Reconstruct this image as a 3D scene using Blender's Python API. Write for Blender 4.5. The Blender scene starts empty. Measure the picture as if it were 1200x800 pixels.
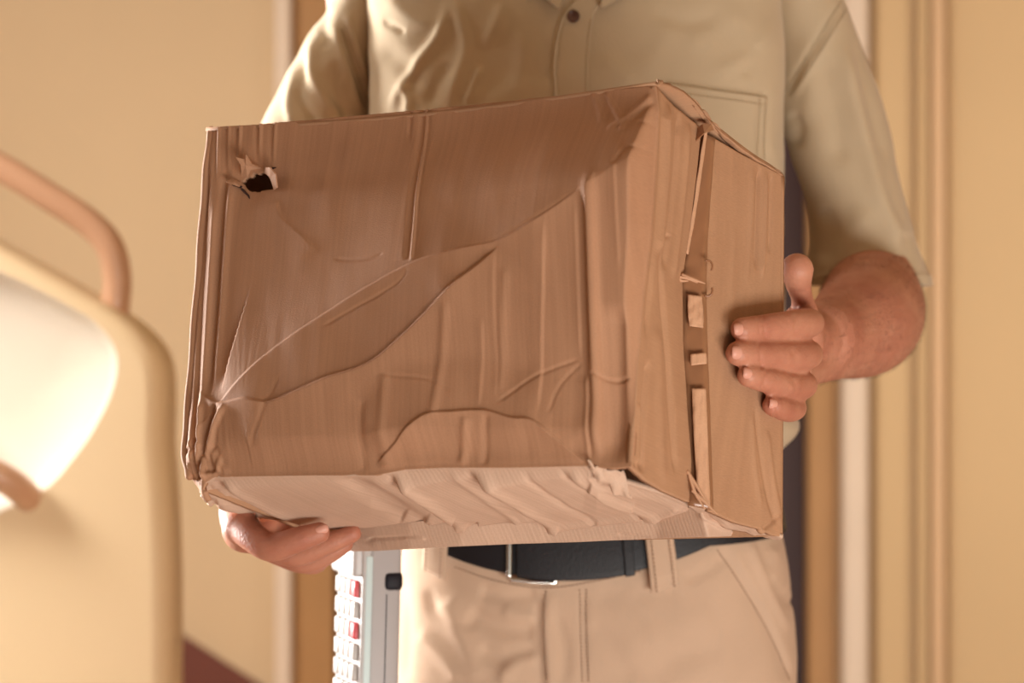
import bpy, math, random
import numpy as np
from mathutils import Vector, Matrix
from mathutils.bvhtree import BVHTree
from mathutils.geometry import delaunay_2d_cdt

S = bpy.context.scene
COL = S.collection
rng = np.random.default_rng(7)
random.seed(7)

# ------------------------------------------------------------ camera
FPX, CAMY, CAMZ = 2750.0, -2.0, 1.2           # focal length in pixels of a 1200 px wide frame
cam_d = bpy.data.cameras.new('camera')
cam_d.sensor_width = 36.0
cam_d.lens = FPX / 1200 * 36
cam_d.clip_start = 0.05
cam_d.dof.use_dof = True
cam_d.dof.focus_distance = 1.82
cam_d.dof.aperture_fstop = 4.8
cam = bpy.data.objects.new('camera', cam_d)
cam.location = (0, CAMY, CAMZ)
cam.rotation_euler = (math.pi / 2, 0, 0)
COL.objects.link(cam)
S.camera = cam

# ------------------------------------------------------------ world, lights, exposure
W = bpy.data.worlds.new('world')
S.world = W
W.use_nodes = True
bg = W.node_tree.nodes['Background']
bg.inputs[0].default_value = (1.0, 0.86, 0.74, 1)
bg.inputs[1].default_value = 0.13
S.view_settings.view_transform = 'Standard'
S.view_settings.look = 'None'
S.view_settings.gamma = 1.0
S.view_settings.use_curve_mapping = False
S.view_settings.exposure = 0.0


def area(name, loc, target, sx, sy, power, color, spread=180):
    d = bpy.data.lights.new(name, 'AREA')
    d.shape = 'RECTANGLE'
    d.size, d.size_y = sx, sy
    d.energy = power
    d.color = color
    d.spread = math.radians(spread)
    o = bpy.data.objects.new(name, d)
    o.location = loc
    o.rotation_euler = (Vector(target) - Vector(loc)).to_track_quat('-Z', 'Y').to_euler()
    COL.objects.link(o)
    return o


area('window_light_left', (-2.2, 1.40, 1.35), (-0.1, 0.1, 1.25), 0.7, 1.0, 42, (1.0, 0.97, 0.94), 70)
area('low_front_fill', (0.8, -1.75, 0.1), (0.05, 0.0, 1.15), 1.3, 1.0, 68, (1.0, 0.96, 0.90))  # fill lamp added near the floor to brighten the box underside
area('hall_light_right', (1.9, 1.0, 1.5), (1.3, 2.6, 1.2), 0.5, 1.8, 6.5, (1.0, 0.95, 0.86), 100)
area('chair_wall_fill', (-1.9, 0.3, 2.2), (-0.7, 1.6, 1.15), 0.6, 0.6, 24, (1.0, 0.94, 0.86), 110)  # unseen fill lamp, added to brighten the chair front and left wall


# ------------------------------------------------------------ helpers
def P(px, py, d):
    """A point of the photograph at a given real distance from the camera plane."""
    px, py, d = np.broadcast_arrays(np.asarray(px, float), np.asarray(py, float), np.asarray(d, float))
    return np.stack([(px - 600) * d / FPX, CAMY + d, CAMZ + (400 - py) * d / FPX], -1)


def proj(X):
    d = X[..., 1] - CAMY
    return 600 + FPX * X[..., 0] / d, 400 - FPX * (X[..., 2] - CAMZ) / d


def lin(c):
    c = np.asarray(c, float) / 255
    return tuple(np.where(c <= 0.04045, c / 12.92, ((c + 0.055) / 1.055) ** 2.4)) + (1.0,)


OFF = {}


def mesh_obj(name, V, F, mat, parent=None, smooth=True, uv=None):
    V = np.asarray(V, float).reshape(-1, 3)
    off = OFF.get(parent.name, np.zeros(3)) if parent is not None else np.zeros(3)
    me = bpy.data.meshes.new(name)
    me.from_pydata((V - off).tolist(), [], [list(f) for f in F])
    if uv is not None:
        lay = me.uv_layers.new(name='UVMap')
        li = np.zeros(len(me.loops), int)
        me.loops.foreach_get('vertex_index', li)
        lay.data.foreach_set('uv', np.asarray(uv, float).reshape(-1, 2)[li].ravel())
    if mat is not None:
        me.materials.append(mat)
    if smooth:
        me.polygons.foreach_set('use_smooth', [True] * len(me.polygons))
    o = bpy.data.objects.new(name, me)
    COL.objects.link(o)
    if parent is not None:
        o.parent = parent
        OFF[o.name] = off
    return o


def thing(name, label, cat, loc, group=None):
    o = bpy.data.objects.new(name, None)
    o.empty_display_size = 0.05
    o.location = loc
    COL.objects.link(o)
    o['label'] = label
    o['category'] = cat
    OFF[o.name] = np.array(loc, float)
    return o


def grid_faces(nv, nu, closed=False, flip=False):
    F = []
    for j in range(nv - 1):
        for i in range(nu if closed else nu - 1):
            a, b = j * nu + i, j * nu + (i + 1) % nu
            q = (a, b, b + nu, a + nu)
            F.append(q[::-1] if flip else q)
    return F


def resample(poly, n):
    p = np.asarray(poly, float)
    s = np.r_[0, np.cumsum(np.linalg.norm(np.diff(p[:, :2], axis=0), axis=1))]
    t = np.linspace(0, s[-1], n)
    return np.stack([np.interp(t, s, p[:, k]) for k in range(p.shape[1])], -1)


def smooth_poly(p, n):
    """Catmull-Rom through the points, n samples."""
    p = np.asarray(p, float)
    q = np.vstack([2 * p[0] - p[1], p, 2 * p[-1] - p[-2]])
    out = []
    for t in np.linspace(0, len(p) - 1 - 1e-9, n):
        i = int(t); f = t - i
        a, b, c, d = q[i], q[i + 1], q[i + 2], q[i + 3]
        out.append(0.5 * ((2 * b) + (c - a) * f + (2 * a - 5 * b + 4 * c - d) * f * f + (3 * b - a - 3 * c + d) * f ** 3))
    return np.array(out)


def coons(top, bot, left, right, nu, nv):
    T, B = resample(top, nu), resample(bot, nu)
    L, R = resample(left, nv), resample(right, nv)
    u = np.linspace(0, 1, nu)[None, :, None]
    v = np.linspace(0, 1, nv)[:, None, None]
    return ((1 - v) * T[None] + v * B[None] + (1 - u) * L[:, None] + u * R[:, None]
            - (1 - u) * (1 - v) * T[0] - u * (1 - v) * T[-1] - (1 - u) * v * B[0] - u * v * B[-1])


def pdist(px, py, poly):
    """Unsigned distance, signed distance and arc fraction to a pixel polyline."""
    best = np.full(px.shape, 1e9); sg = np.zeros(px.shape); tt = np.zeros(px.shape)
    p = np.asarray(poly, float)
    L = np.linalg.norm(np.diff(p, axis=0), axis=1); cum = np.r_[0, np.cumsum(L)]
    for k in range(len(p) - 1):
        a, b = p[k], p[k + 1]
        dx, dy = (b - a) / max(L[k], 1e-9)
        t = np.clip((px - a[0]) * dx + (py - a[1]) * dy, 0, L[k])
        ex, ey = px - (a[0] + t * dx), py - (a[1] + t * dy)
        dd = np.hypot(ex, ey)
        m = dd < best
        best = np.where(m, dd, best)
        sg = np.where(m, np.sign(dx * (py - a[1]) - dy * (px - a[0])) * dd, sg)
        tt = np.where(m, (cum[k] + t) / cum[-1], tt)
    return best, sg, tt


def sstep(a, b, x):
    t = np.clip((x - a) / (b - a), 0, 1)
    return t * t * (3 - 2 * t)


def crease(px, py, poly, kind, amp, w, l1=40, l2=40, fade=0.12, sm=True):
    """Height of one fold: v = groove or ridge, s = overlapping lip, t = tent with two slopes."""
    if sm and len(poly) > 2:
        poly = smooth_poly(poly, 8 * len(poly))
    d, s, t = pdist(px, py, poly)
    e = np.ones(px.shape)
    if fade > 0:
        e = sstep(0, fade, t) * sstep(0, fade, 1 - t)
    if kind == 'v':
        return amp * e * np.exp(-(d / w) ** 2)
    if kind == 's':                                    # sharp rise at the line, decaying on the positive side
        return amp * e * sstep(-w, w, s) * np.exp(-np.maximum(s, 0) / l1) * (d < 6 * l1)
    if kind == 't':
        a = np.where(s > 0, 1 - s / l1, 1 + s / l2)
        a = np.where(np.abs(s) < w, np.minimum(a, 1 - 0.5 * w / l1 + 0 * s), a)
        k = 0.15
        return amp * e * np.where(a > k, a, np.where(a > -k, (a + k) ** 2 / (4 * k), 0))
    return 0 * px


def vnoise(x, y, seed=0):
    """Smooth value noise in two dimensions."""
    r = np.random.default_rng(seed).uniform(-1, 1, (64, 64))
    xi, yi = np.floor(x).astype(int), np.floor(y).astype(int)
    fx, fy = x - xi, y - yi
    fx, fy = fx * fx * (3 - 2 * fx), fy * fy * (3 - 2 * fy)
    g = lambda i, j: r[i % 64, j % 64]
    return ((g(xi, yi) * (1 - fx) + g(xi + 1, yi) * fx) * (1 - fy) + (g(xi, yi + 1) * (1 - fx) + g(xi + 1, yi + 1) * fx) * fy)


def grid_normals(X, closed=False):
    if closed:
        Xe = np.concatenate([X[:, -1:], X, X[:, :1]], 1)
        du = (Xe[:, 2:] - Xe[:, :-2])
    else:
        du = np.gradient(X, axis=1)
    dv = np.gradient(X, axis=0)
    n = np.cross(du, dv)
    return n / np.maximum(np.linalg.norm(n, axis=-1, keepdims=True), 1e-12)


def box_mesh(cx, cy, cz, sx, sy, sz, bev=0.0):
    """Verts and faces of a box with cut edges."""
    import bmesh
    bm = bmesh.new()
    bmesh.ops.create_cube(bm, size=1)
    bmesh.ops.scale(bm, vec=(sx, sy, sz), verts=bm.verts)
    if bev > 0:
        bmesh.ops.bevel(bm, geom=bm.edges[:] + bm.verts[:], offset=bev, segments=3, affect='EDGES', profile=0.5)
    bm.verts.ensure_lookup_table()
    V = np.array([v.co[:] for v in bm.verts]) + [cx, cy, cz]
    F = [[v.index for v in f.verts] for f in bm.faces]
    bm.free()
    return V, F


def merge(parts):
    V, F, n = [], [], 0
    for v, f in parts:
        V.append(np.asarray(v).reshape(-1, 3)); F += [[i + n for i in q] for q in f]
        n += len(V[-1])
    return np.vstack(V), F


def tube(points, radii, seg=16, caps=True, flat=None):
    """Round-ended tapered tube through 3-D points."""
    p = np.asarray(points, float); r = np.asarray(radii, float)
    if caps:
        d0 = (p[0] - p[1]) / np.linalg.norm(p[0] - p[1]); d1 = (p[-1] - p[-2]) / np.linalg.norm(p[-1] - p[-2])
        c0 = [(p[0] + d0 * r[0] * math.sin(a), r[0] * math.cos(a)) for a in (1.45, 1.2, 0.9, 0.6, 0.3)]
        c1 = [(p[-1] + d1 * r[-1] * math.sin(a), r[-1] * math.cos(a)) for a in (0.3, 0.6, 0.9, 1.2, 1.45)]
        p = np.vstack([[c[0] for c in c0], p, [c[0] for c in c1]])
        r = np.r_[[c[1] for c in c0], r, [c[1] for c in c1]]
    T = np.gradient(p, axis=0); T /= np.maximum(np.linalg.norm(T, axis=1, keepdims=True), 1e-12)
    ref = np.array([0, 0, 1.0]) if abs(T[0][2]) < 0.8 else np.array([0, 1.0, 0])
    V = []
    n = np.cross(T[0], ref); n /= np.linalg.norm(n)
    for k in range(len(p)):
        n = n - T[k] * (n @ T[k]); n /= np.linalg.norm(n)
        b = np.cross(T[k], n)
        for a in np.linspace(0, 2 * math.pi, seg, endpoint=False):
            V.append(p[k] + r[k] * (math.cos(a) * n + math.sin(a) * b))
    F = grid_faces(len(p), seg, closed=True)
    m = len(V)
    F.append(list(range(seg))[::-1]); F.append(list(range(m - seg, m)))
    return np.array(V), F


def stube(points, radii, n=24, seg=16, caps=True):
    q = np.c_[np.asarray(points, float), np.asarray(radii, float)]
    q = smooth_poly(q, n)
    return tube(q[:, :3], np.maximum(q[:, 3], 1e-4), seg, caps)


def remesh(parts, voxel, smooth=3):
    """Union of closed shells as one skin: voxel remesh, then smoothing."""
    V, F = merge(parts)
    me = bpy.data.meshes.new('tmp'); me.from_pydata(V.tolist(), [], F)
    o = bpy.data.objects.new('tmp', me); COL.objects.link(o)
    m = o.modifiers.new('r', 'REMESH'); m.mode = 'VOXEL'; m.voxel_size = voxel
    if smooth:
        s = o.modifiers.new('s', 'SMOOTH'); s.factor = 0.5; s.iterations = smooth
    dg = bpy.context.evaluated_depsgraph_get()
    ev = o.evaluated_get(dg); em = ev.to_mesh()
    n = len(em.vertices); co = np.zeros(n * 3); em.vertices.foreach_get('co', co)
    no = np.zeros(n * 3); em.vertices.foreach_get('normal', no)
    FF = [list(p.vertices) for p in em.polygons]
    ev.to_mesh_clear()
    bpy.data.objects.remove(o); bpy.data.meshes.remove(me)
    return co.reshape(-1, 3), no.reshape(-1, 3), FF


# ------------------------------------------------------------ materials
def material(name, rgb, rough=0.7, spec=0.3, var=0.08, vscale=6.0, bump=0.0, bscale=200.0, metal=0.0, sheen=0.0,
             sss=0.0, weave=0.0, rgb2=None, coat=0.0):
    m = bpy.data.materials.new(name); m.use_nodes = True
    nt = m.node_tree; N = nt.nodes; L = nt.links
    b = N['Principled BSDF']
    b.inputs['Roughness'].default_value = rough
    b.inputs['Specular IOR Level'].default_value = spec
    b.inputs['Metallic'].default_value = metal
    b.inputs['Coat Weight'].default_value = coat
    if sheen:
        b.inputs['Sheen Weight'].default_value = sheen
    if sss:
        b.inputs['Subsurface Weight'].default_value = sss
        b.inputs['Subsurface Radius'].default_value = (0.012, 0.004, 0.002)
        b.inputs['Subsurface Scale'].default_value = 0.6
    tc = N.new('ShaderNodeTexCoord')
    c1 = np.array(lin(rgb))
    c2 = np.array(lin(rgb2)) if rgb2 is not None else c1 * np.array([1 - 2 * var, 1 - 2 * var, 1 - 2 * var, 1])
    n1 = N.new('ShaderNodeTexNoise'); n1.inputs['Scale'].default_value = vscale; n1.inputs['Detail'].default_value = 6
    L.new(tc.outputs['Object'], n1.inputs['Vector'])
    rp = N.new('ShaderNodeValToRGB')
    rp.color_ramp.elements[0].position = 0.3; rp.color_ramp.elements[1].position = 0.7
    rp.color_ramp.elements[0].color = tuple(c2); rp.color_ramp.elements[1].color = tuple(c1)
    L.new(n1.outputs['Fac'], rp.inputs['Fac'])
    L.new(rp.outputs['Color'], b.inputs['Base Color'])
    if bump or weave:
        bp = N.new('ShaderNodeBump'); bp.inputs['Distance'].default_value = 0.001
        bp.inputs['Strength'].default_value = bump or weave
        n2 = N.new('ShaderNodeTexNoise'); n2.inputs['Scale'].default_value = bscale; n2.inputs['Detail'].default_value = 3
        mp = N.new('ShaderNodeMapping')
        if weave:
            mp.inputs['Scale'].default_value = (1, 1, 0.35)
        L.new(tc.outputs['Object'], mp.inputs['Vector']); L.new(mp.outputs['Vector'], n2.inputs['Vector'])
        L.new(n2.outputs['Fac'], bp.inputs['Height']); L.new(bp.outputs['Normal'], b.inputs['Normal'])
    return m


def cardboard(name, rgb, flute=0.35, axis=0, pitch=0.0036, var=0.07):
    """Kraft board: paper fibre, faint flutes running along one direction of the UV map (metres)."""
    m = bpy.data.materials.new(name); m.use_nodes = True
    nt = m.node_tree; N = nt.nodes; L = nt.links
    b = N['Principled BSDF']; b.inputs['Roughness'].default_value = 0.72
    b.inputs['Specular IOR Level'].default_value = 0.25
    uv = N.new('ShaderNodeUVMap')
    sx = N.new('ShaderNodeSeparateXYZ'); L.new(uv.outputs['UV'], sx.inputs[0])
    mu = N.new('ShaderNodeMath'); mu.operation = 'MULTIPLY'; mu.inputs[1].default_value = 2 * math.pi / pitch
    L.new(sx.outputs[axis], mu.inputs[0])
    sn = N.new('ShaderNodeMath'); sn.operation = 'SINE'; L.new(mu.outputs[0], sn.inputs[0])
    mp = N.new('ShaderNodeMapping')
    mp.inputs['Scale'].default_value = (330, 6, 1) if axis == 0 else (6, 330, 1)
    L.new(uv.outputs['UV'], mp.inputs['Vector'])
    nf = N.new('ShaderNodeTexNoise'); nf.inputs['Scale'].default_value = 1; nf.inputs['Detail'].default_value = 4
    L.new(mp.outputs['Vector'], nf.inputs['Vector'])
    nb = N.new('ShaderNodeTexNoise'); nb.inputs['Scale'].default_value = 9; nb.inputs['Detail'].default_value = 5
    L.new(uv.outputs['UV'], nb.inputs['Vector'])
    ng = N.new('ShaderNodeTexNoise'); ng.inputs['Scale'].default_value = 900; ng.inputs['Detail'].default_value = 2
    L.new(uv.outputs['UV'], ng.inputs['Vector'])
    a1 = N.new('ShaderNodeMath'); a1.operation = 'ADD'; L.new(nf.outputs['Fac'], a1.inputs[0]); L.new(nb.outputs['Fac'], a1.inputs[1])
    a2 = N.new('ShaderNodeMath'); a2.operation = 'MULTIPLY_ADD'; L.new(ng.outputs['Fac'], a2.inputs[0])
    a2.inputs[1].default_value = 0.8; L.new(a1.outputs[0], a2.inputs[2])
    dv = N.new('ShaderNodeMath'); dv.operation = 'DIVIDE'; L.new(a2.outputs[0], dv.inputs[0]); dv.inputs[1].default_value = 2.8
    rp = N.new('ShaderNodeValToRGB')
    rp.color_ramp.elements[0].position = 0.35; rp.color_ramp.elements[1].position = 0.65
    c = np.array(lin(rgb))
    rp.color_ramp.elements[0].color = tuple(c * [1 - 3 * var, 1 - 3.4 * var, 1 - 3.6 * var, 1]); rp.color_ramp.elements[1].color = tuple(c)
    L.new(dv.outputs[0], rp.inputs['Fac']); L.new(rp.outputs['Color'], b.inputs['Base Color'])
    hs = N.new('ShaderNodeMath'); hs.operation = 'MULTIPLY_ADD'; L.new(sn.outputs[0], hs.inputs[0]); hs.inputs[1].default_value = flute
    L.new(ng.outputs['Fac'], hs.inputs[2])
    bp = N.new('ShaderNodeBump'); bp.inputs['Distance'].default_value = 0.00025; bp.inputs['Strength'].default_value = 0.7
    L.new(hs.outputs[0], bp.inputs['Height']); L.new(bp.outputs['Normal'], b.inputs['Normal'])
    return m


M = {}
M['card_front'] = cardboard('kraft_front', (188, 142, 110), 0.05)
M['card_side'] = cardboard('kraft_side', (186, 143, 110), 0.05)
M['card_bottom_lit'] = cardboard('kraft_bottom_lit', (212, 180, 156), 0.25, axis=0)  # paler than the other board: light from below is put into the colour
M['card_raw'] = cardboard('kraft_torn', (214, 168, 134), 0.9, pitch=0.004)
M['tape'] = material('brown_tape', (152, 106, 74), 0.28, 0.5, 0.06, 20, coat=0.3)
M['shirt'] = material('khaki_cotton', (200, 180, 150), 0.85, 0.15, 0.03, 8, weave=0.45, bscale=700, sheen=0.15)
M['thread'] = material('khaki_thread', (164, 142, 110), 0.8, 0.2)
M['trouser'] = material('beige_twill', (206, 176, 150), 0.85, 0.15, 0.04, 10, weave=0.5, bscale=800, sheen=0.1)
M['trouser_thread'] = material('brown_thread', (140, 104, 84), 0.8, 0.2)
M['belt'] = material('black_leather', (27, 25, 29), 0.5, 0.35, 0.1, 40, bump=0.3, bscale=400)
M['metal'] = material('silver_metal', (225, 225, 220), 0.2, 0.5, 0.02, metal=1.0)
M['skin'] = material('skin', (194, 136, 110), 0.5, 0.4, 0.0, 30, bump=0.45, bscale=420, sss=0.10, rgb2=(172, 108, 86))
M['nail'] = material('nail', (214, 156, 136), 0.4, 0.4, 0.02)
M['hair'] = material('brown_hair', (88, 60, 46), 0.6, 0.3)
M['button'] = material('brown_button', (96, 62, 50), 0.35, 0.5)
M['wall'] = material('ochre_paint', (212, 186, 150), 0.8, 0.2, 0.02, 2.0, bump=0.12, bscale=160)
M['wall_r'] = material('ochre_paint_right', (208, 178, 136), 0.8, 0.2, 0.02, 2.0)
M['frame_o'] = material('orange_wood_frame', (176, 132, 84), 0.5, 0.4, 0.06, 5)
M['trim_w'] = material('pale_trim_paint', (226, 206, 184), 0.5, 0.4, 0.02)
M['trim_p'] = material('pinkish_trim_paint', (216, 180, 140), 0.5, 0.4, 0.02)
M['door'] = material('dark_brown_door', (58, 34, 32), 0.5, 0.4, 0.1, 4)
M['skirt'] = material('red_brown_skirting', (112, 62, 50), 0.5, 0.4, 0.05)
M['floor'] = material('terracotta_floor', (172, 128, 100), 0.6, 0.3, 0.05, 3)
M['ceil'] = material('cream_ceiling', (226, 206, 176), 0.9, 0.1, 0.01)
M['plastic'] = material('cream_plastic', (228, 206, 170), 0.45, 0.4, 0.01, 3)
M['plastic_lit'] = material('lit_cream_plastic', (236, 228, 214), 0.35, 0.5, 0.01, 3)  # chair recess: window light painted into the cream plastic as a whiter colour
M['copper'] = material('copper_tube', (192, 150, 120), 0.35, 0.5, 0.02, coat=0.2)
M['dev_grey'] = material('grey_device_plastic', (176, 170, 168), 0.45, 0.4, 0.02)
M['dev_white'] = material('white_device_plastic', (196, 194, 192), 0.4, 0.4, 0.02)
M['dev_teal'] = material('pale_teal_trim', (206, 226, 226), 0.4, 0.4, 0.02)
M['dev_black'] = material('black_rubber', (26, 24, 32), 0.6, 0.3)
M['key_w'] = material('white_key', (196, 190, 184), 0.4, 0.4, 0.02)
M['key_r'] = material('red_key', (216, 86, 92), 0.4, 0.4, 0.02)
M['shoe'] = material('brown_shoe', (70, 48, 36), 0.45, 0.4)


def structure(name, V, F, mat, smooth=False):
    o = mesh_obj(name, V, F, mat, smooth=smooth)
    o['kind'] = 'structure'
    return o


# ------------------------------------------------------------ room
YB = 2.6                                               # the back wall
DB = YB - CAMY


def bx(px):
    return (px - 600) * DB / FPX


structure('floor', *box_mesh(0, 0, -0.05, 5.2, 6.4, 0.1), M['floor'])
structure('ceiling', *box_mesh(0, 0, 2.75, 5.2, 6.4, 0.1), M['ceil'])
structure('wall_left', *box_mesh(-2.65, 0, 1.35, 0.1, 6.4, 2.7), M['wall'])
structure('wall_right', *box_mesh(2.65, 0, 1.35, 0.1, 6.4, 2.7), M['wall_r'])
V, F = merge([box_mesh((-2.6 + bx(345)) / 2, YB + 0.05, 1.35, bx(345) + 2.6, 0.1, 2.7),
              box_mesh((2.6 + bx(980)) / 2, YB + 0.05, 1.35, 2.6 - bx(980), 0.1, 2.7),
              box_mesh((bx(345) + bx(980)) / 2, YB + 0.05, 2.45, bx(980) - bx(345), 0.1, 0.5)])
structure('wall_back', V, F, M['wall'])


def strip(name, p0, p1, mat, depth, z0=0.0, z1=2.2, bev=0.006):
    x0, x1 = bx(p0), bx(p1)
    return structure(name, *box_mesh((x0 + x1) / 2, YB - depth / 2 + 0.001, (z0 + z1) / 2, x1 - x0, depth, z1 - z0, bev), mat)


strip('trim_1', 324, 343, M['trim_w'], 0.035)
V, F = merge([box_mesh((bx(343) + bx(392)) / 2, YB + 0.02, 1.1, bx(392) - bx(343), 0.06, 2.2, 0.004),
              box_mesh((bx(947) + bx(980)) / 2, YB + 0.02, 1.1, bx(980) - bx(947), 0.06, 2.2, 0.004),
              box_mesh((bx(343) + bx(980)) / 2, YB + 0.03, 2.24, bx(980) - bx(343), 0.06, 0.08, 0.004)])
structure('trim_2', V, F, M['frame_o'])
strip('trim_3', 984, 1014, M['trim_w'], 0.05, bev=0.012)
strip('trim_4', 1022, 1064, M['wall_r'], 0.022, bev=0.01)
strip('trim_5', 1074, 1086, M['wall_r'], 0.02, bev=0.008)
strip('trim_6', 1090, 1106, M['trim_p'], 0.024, bev=0.01)
# rounded pilaster at the right
xs = np.linspace(bx(1108), bx(1200) + 0.25, 40)
prof = 0.055 * np.sqrt(np.clip(1 - ((xs - xs[-1]) / (xs[0] - xs[-1])) ** 4, 0, 1))
Vp = np.array([[x, YB - p + 0.001, z] for z in (0, 2.7) for x, p in zip(xs, prof)])
structure('trim_7', Vp, grid_faces(2, 40), M['wall_r'], smooth=True)
door = structure('door_1', *box_mesh((bx(392) + bx(947)) / 2, YB + 0.06, 1.1, bx(947) - bx(392), 0.045, 2.2, 0.004), M['door'])
for zc, h in ((0.5, 0.7), (1.5, 0.95)):
    for xc in (-0.2, 0.2):
        mesh_obj('panel', *box_mesh((bx(392) + bx(947)) / 2 + xc, YB + 0.036, zc, 0.3, 0.012, h, 0.004), M['door'], door, smooth=False)
# skirting board that follows the stair flight down the back wall
a, b = P(150, 702, DB), P(345, 826, DB)
dz = 0.34
sk = []
for p in (a, b):
    for (yy, zz) in ((YB + 0.001, 0), (YB - 0.02, 0), (YB - 0.02, -dz), (YB + 0.001, -dz)):
        sk.append((p[0], yy, p[2] + zz))
structure('baseboard_back', sk, [(0, 1, 5, 4), (1, 2, 6, 5), (2, 3, 7, 6), (3, 0, 4, 7), (0, 3, 2, 1), (4, 5, 6, 7)], M['skirt'])


# ------------------------------------------------------------ cream chair at the left
def build_chair():
    D0 = 2.95
    root = thing('folding_chair', 'blurred cream plastic chair back with recess whitened as if lit and bent copper handle tubes',
                 'chair', tuple(P(0, 900, D0) * [1, 1, 0]))
    # silhouette of the moulded back, real size, 12 cm thick
    out = [(-260, 160), (-120, 222), (0, 287), (80, 332), (140, 368), (172, 396), (188, 425), (192, 465), (191, 520),
           (196, 590), (199, 680), (199, 800), (199, 960), (199, 1120), (-260, 1120)]
    body = smooth_poly(out[:12], 90).tolist() + out[12:]
    body = np.array(body)
    n = len(body)
    cen = np.array([20., 640.])
    V, F = [], []
    # rounded edge: rings from front rim inwards
    rings = [(0.115, 0.0), (0.06, 0.0), (0.03, 1.0), (0.012, 5.0), (0.003, 12.0), (0.0, 22.0)]
    tang = np.roll(body, -1, 0) - np.roll(body, 1, 0)
    nrm = np.c_[tang[:, 1], -tang[:, 0]]; nrm /= np.maximum(np.linalg.norm(nrm, axis=1, keepdims=True), 1e-9)
    if ((cen - body) * nrm).sum() < 0:
        nrm = -nrm
    for dy, ins in rings:
        q = body + nrm * ins
        V.append(P(q[:, 0], q[:, 1], np.full(n, D0)) + [0, dy, 0])
    # recess outline
    rec = np.array([(-240, 262), (-60, 300), (0, 318), (70, 352), (112, 378), (136, 412), (134, 452), (112, 500), (84, 540), (52, 574), (0, 600), (-80, 636), (-240, 690)], float)
    rr = smooth_poly(rec, 110)
    # front face between the outer ring and the recess rim through triangulation
    q = body + nrm * 22.0
    pts = [Vector(p) for p in q] + [Vector(p) for p in rr]
    n2 = len(rr)
    edges = [(i, (i + 1) % n) for i in range(n)] + [(n + i, n + (i + 1) % n2) for i in range(n2)]
    vo, eo, fo, ov, oe, of = delaunay_2d_cdt(pts, edges, [], 0, 1e-6)
    from_outer = [np.array(v) for v in vo]
    Vf = np.array([P(v[0], v[1], D0) for v in from_outer])
    def inside(pt, poly):
        x, y = pt; c = False
        for i in range(len(poly)):
            x1, y1 = poly[i]; x2, y2 = poly[i - 1]
            if (y1 > y) != (y2 > y) and x < (x2 - x1) * (y - y1) / (y2 - y1) + x1:
                c = not c
        return c
    Ff = []
    for f in fo:
        c = np.mean([from_outer[i] for i in f], axis=0)
        if inside(c, q) and not inside(c, rr):
            Ff.append(list(f)[::-1])
    Vr = np.vstack(V)
    Fr = grid_faces(len(rings), n, closed=True)
    # recess wall
    Vw = []
    cr = rr.mean(0)
    for dy, k in ((0.0, 1.0), (0.004, 0.985), (0.02, 0.95), (0.035, 0.90), (0.042, 0.84)):
        g = cr + (rr - cr) * k
        Vw.append(P(g[:, 0], g[:, 1], np.full(n2, D0)) + [0, dy, 0])
    mesh_obj('backrest', *merge([(Vr, Fr), (Vf, Ff)]), M['plastic'], root)
    Vp = np.vstack(Vw + [P(cr[0], cr[1], D0)[None] + [0, 0.045, 0]])
    Fp = grid_faces(5, n2, closed=True) + [[4 * n2 + i, 4 * n2 + (i + 1) % n2, 5 * n2] for i in range(n2)]
    mesh_obj('recess_panel', Vp, Fp, M['plastic_lit'], root)['label'] = 'recessed panel, whitened for the window light on it'
    r = 0.0185
    pts = [P(-260, 62, D0 + 0.05), P(-120, 133, D0 + 0.05), P(0, 196, D0 + 0.05), P(60, 232, D0 + 0.05), P(105, 262, D0 + 0.05), P(129, 290, D0 + 0.05),
           P(137, 325, D0 + 0.055), P(135, 362, D0 + 0.06), P(134, 385, D0 + 0.075)]
    mesh_obj('handle', *stube(pts, [r] * len(pts), 60, 20), M['copper'], root)
    pts = [P(-160, 520, D0 - 0.05), P(-60, 538, D0 - 0.05), P(-5, 556, D0 - 0.04), P(25, 575, D0 - 0.015), P(38, 590, D0 + 0.03)]
    mesh_obj('handle', *stube(pts, [r] * len(pts), 40, 20), M['copper'], root)
    # seat block and legs, below the frame
    c = P(-30, 900, D0)
    mesh_obj('seat', *box_mesh(c[0] - 0.05, D0 + CAMY - 0.16, 0.47, 0.5, 0.42, 0.09, 0.03), M['plastic'], root)
    for sx in (-0.25, 0.15):
        for sy in (-0.3, 0.02):
            x, y = c[0] + sx, D0 + CAMY + sy
            mesh_obj('leg', *tube([(x, y, 0.012), (x, y, 0.45)], [0.012, 0.012], 12), M['copper'], root)


build_chair()

# ------------------------------------------------------------ the box
Rb = (Matrix.Rotation(math.radians(-28.4), 3, 'Z') @ Matrix.Rotation(math.radians(-14.2), 3, 'X') @ Matrix.Rotation(math.radians(-3.9), 3, 'Y'))
Rb = np.array(Rb)
EX, EY, EZ = Rb[:, 0], Rb[:, 1], Rb[:, 2]
C0 = np.array([0.099, -0.32, 1.252])                   # middle of the front right edge


def plane_inv(pt, n):
    """1/depth as a linear function of the pixel, for a plane."""
    # ray = cam + d * ((px-600)/f, 1, (400-py)/f); n.(cam + d r - pt) = 0  ->  1/d = n.r / n.(pt-cam)
    k = n @ (np.asarray(pt) - [0, CAMY, CAMZ])
    return lambda px, py: (n[0] * (np.asarray(px, float) - 600) / FPX + n[1] + n[2] * (400 - np.asarray(py, float)) / FPX) / k


INV_F = plane_inv(C0, -EY)
INV_B = plane_inv(C0 - EZ * 0.146, -EZ)


def rear_d(y):                                         # depth of the right rear edge
    return 1.872 - 0.07 * (np.asarray(y, float) - 206) / 422


def seam_d(y):
    return 1.80 - 0.075 * (np.asarray(y, float) - 150) / 435


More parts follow.
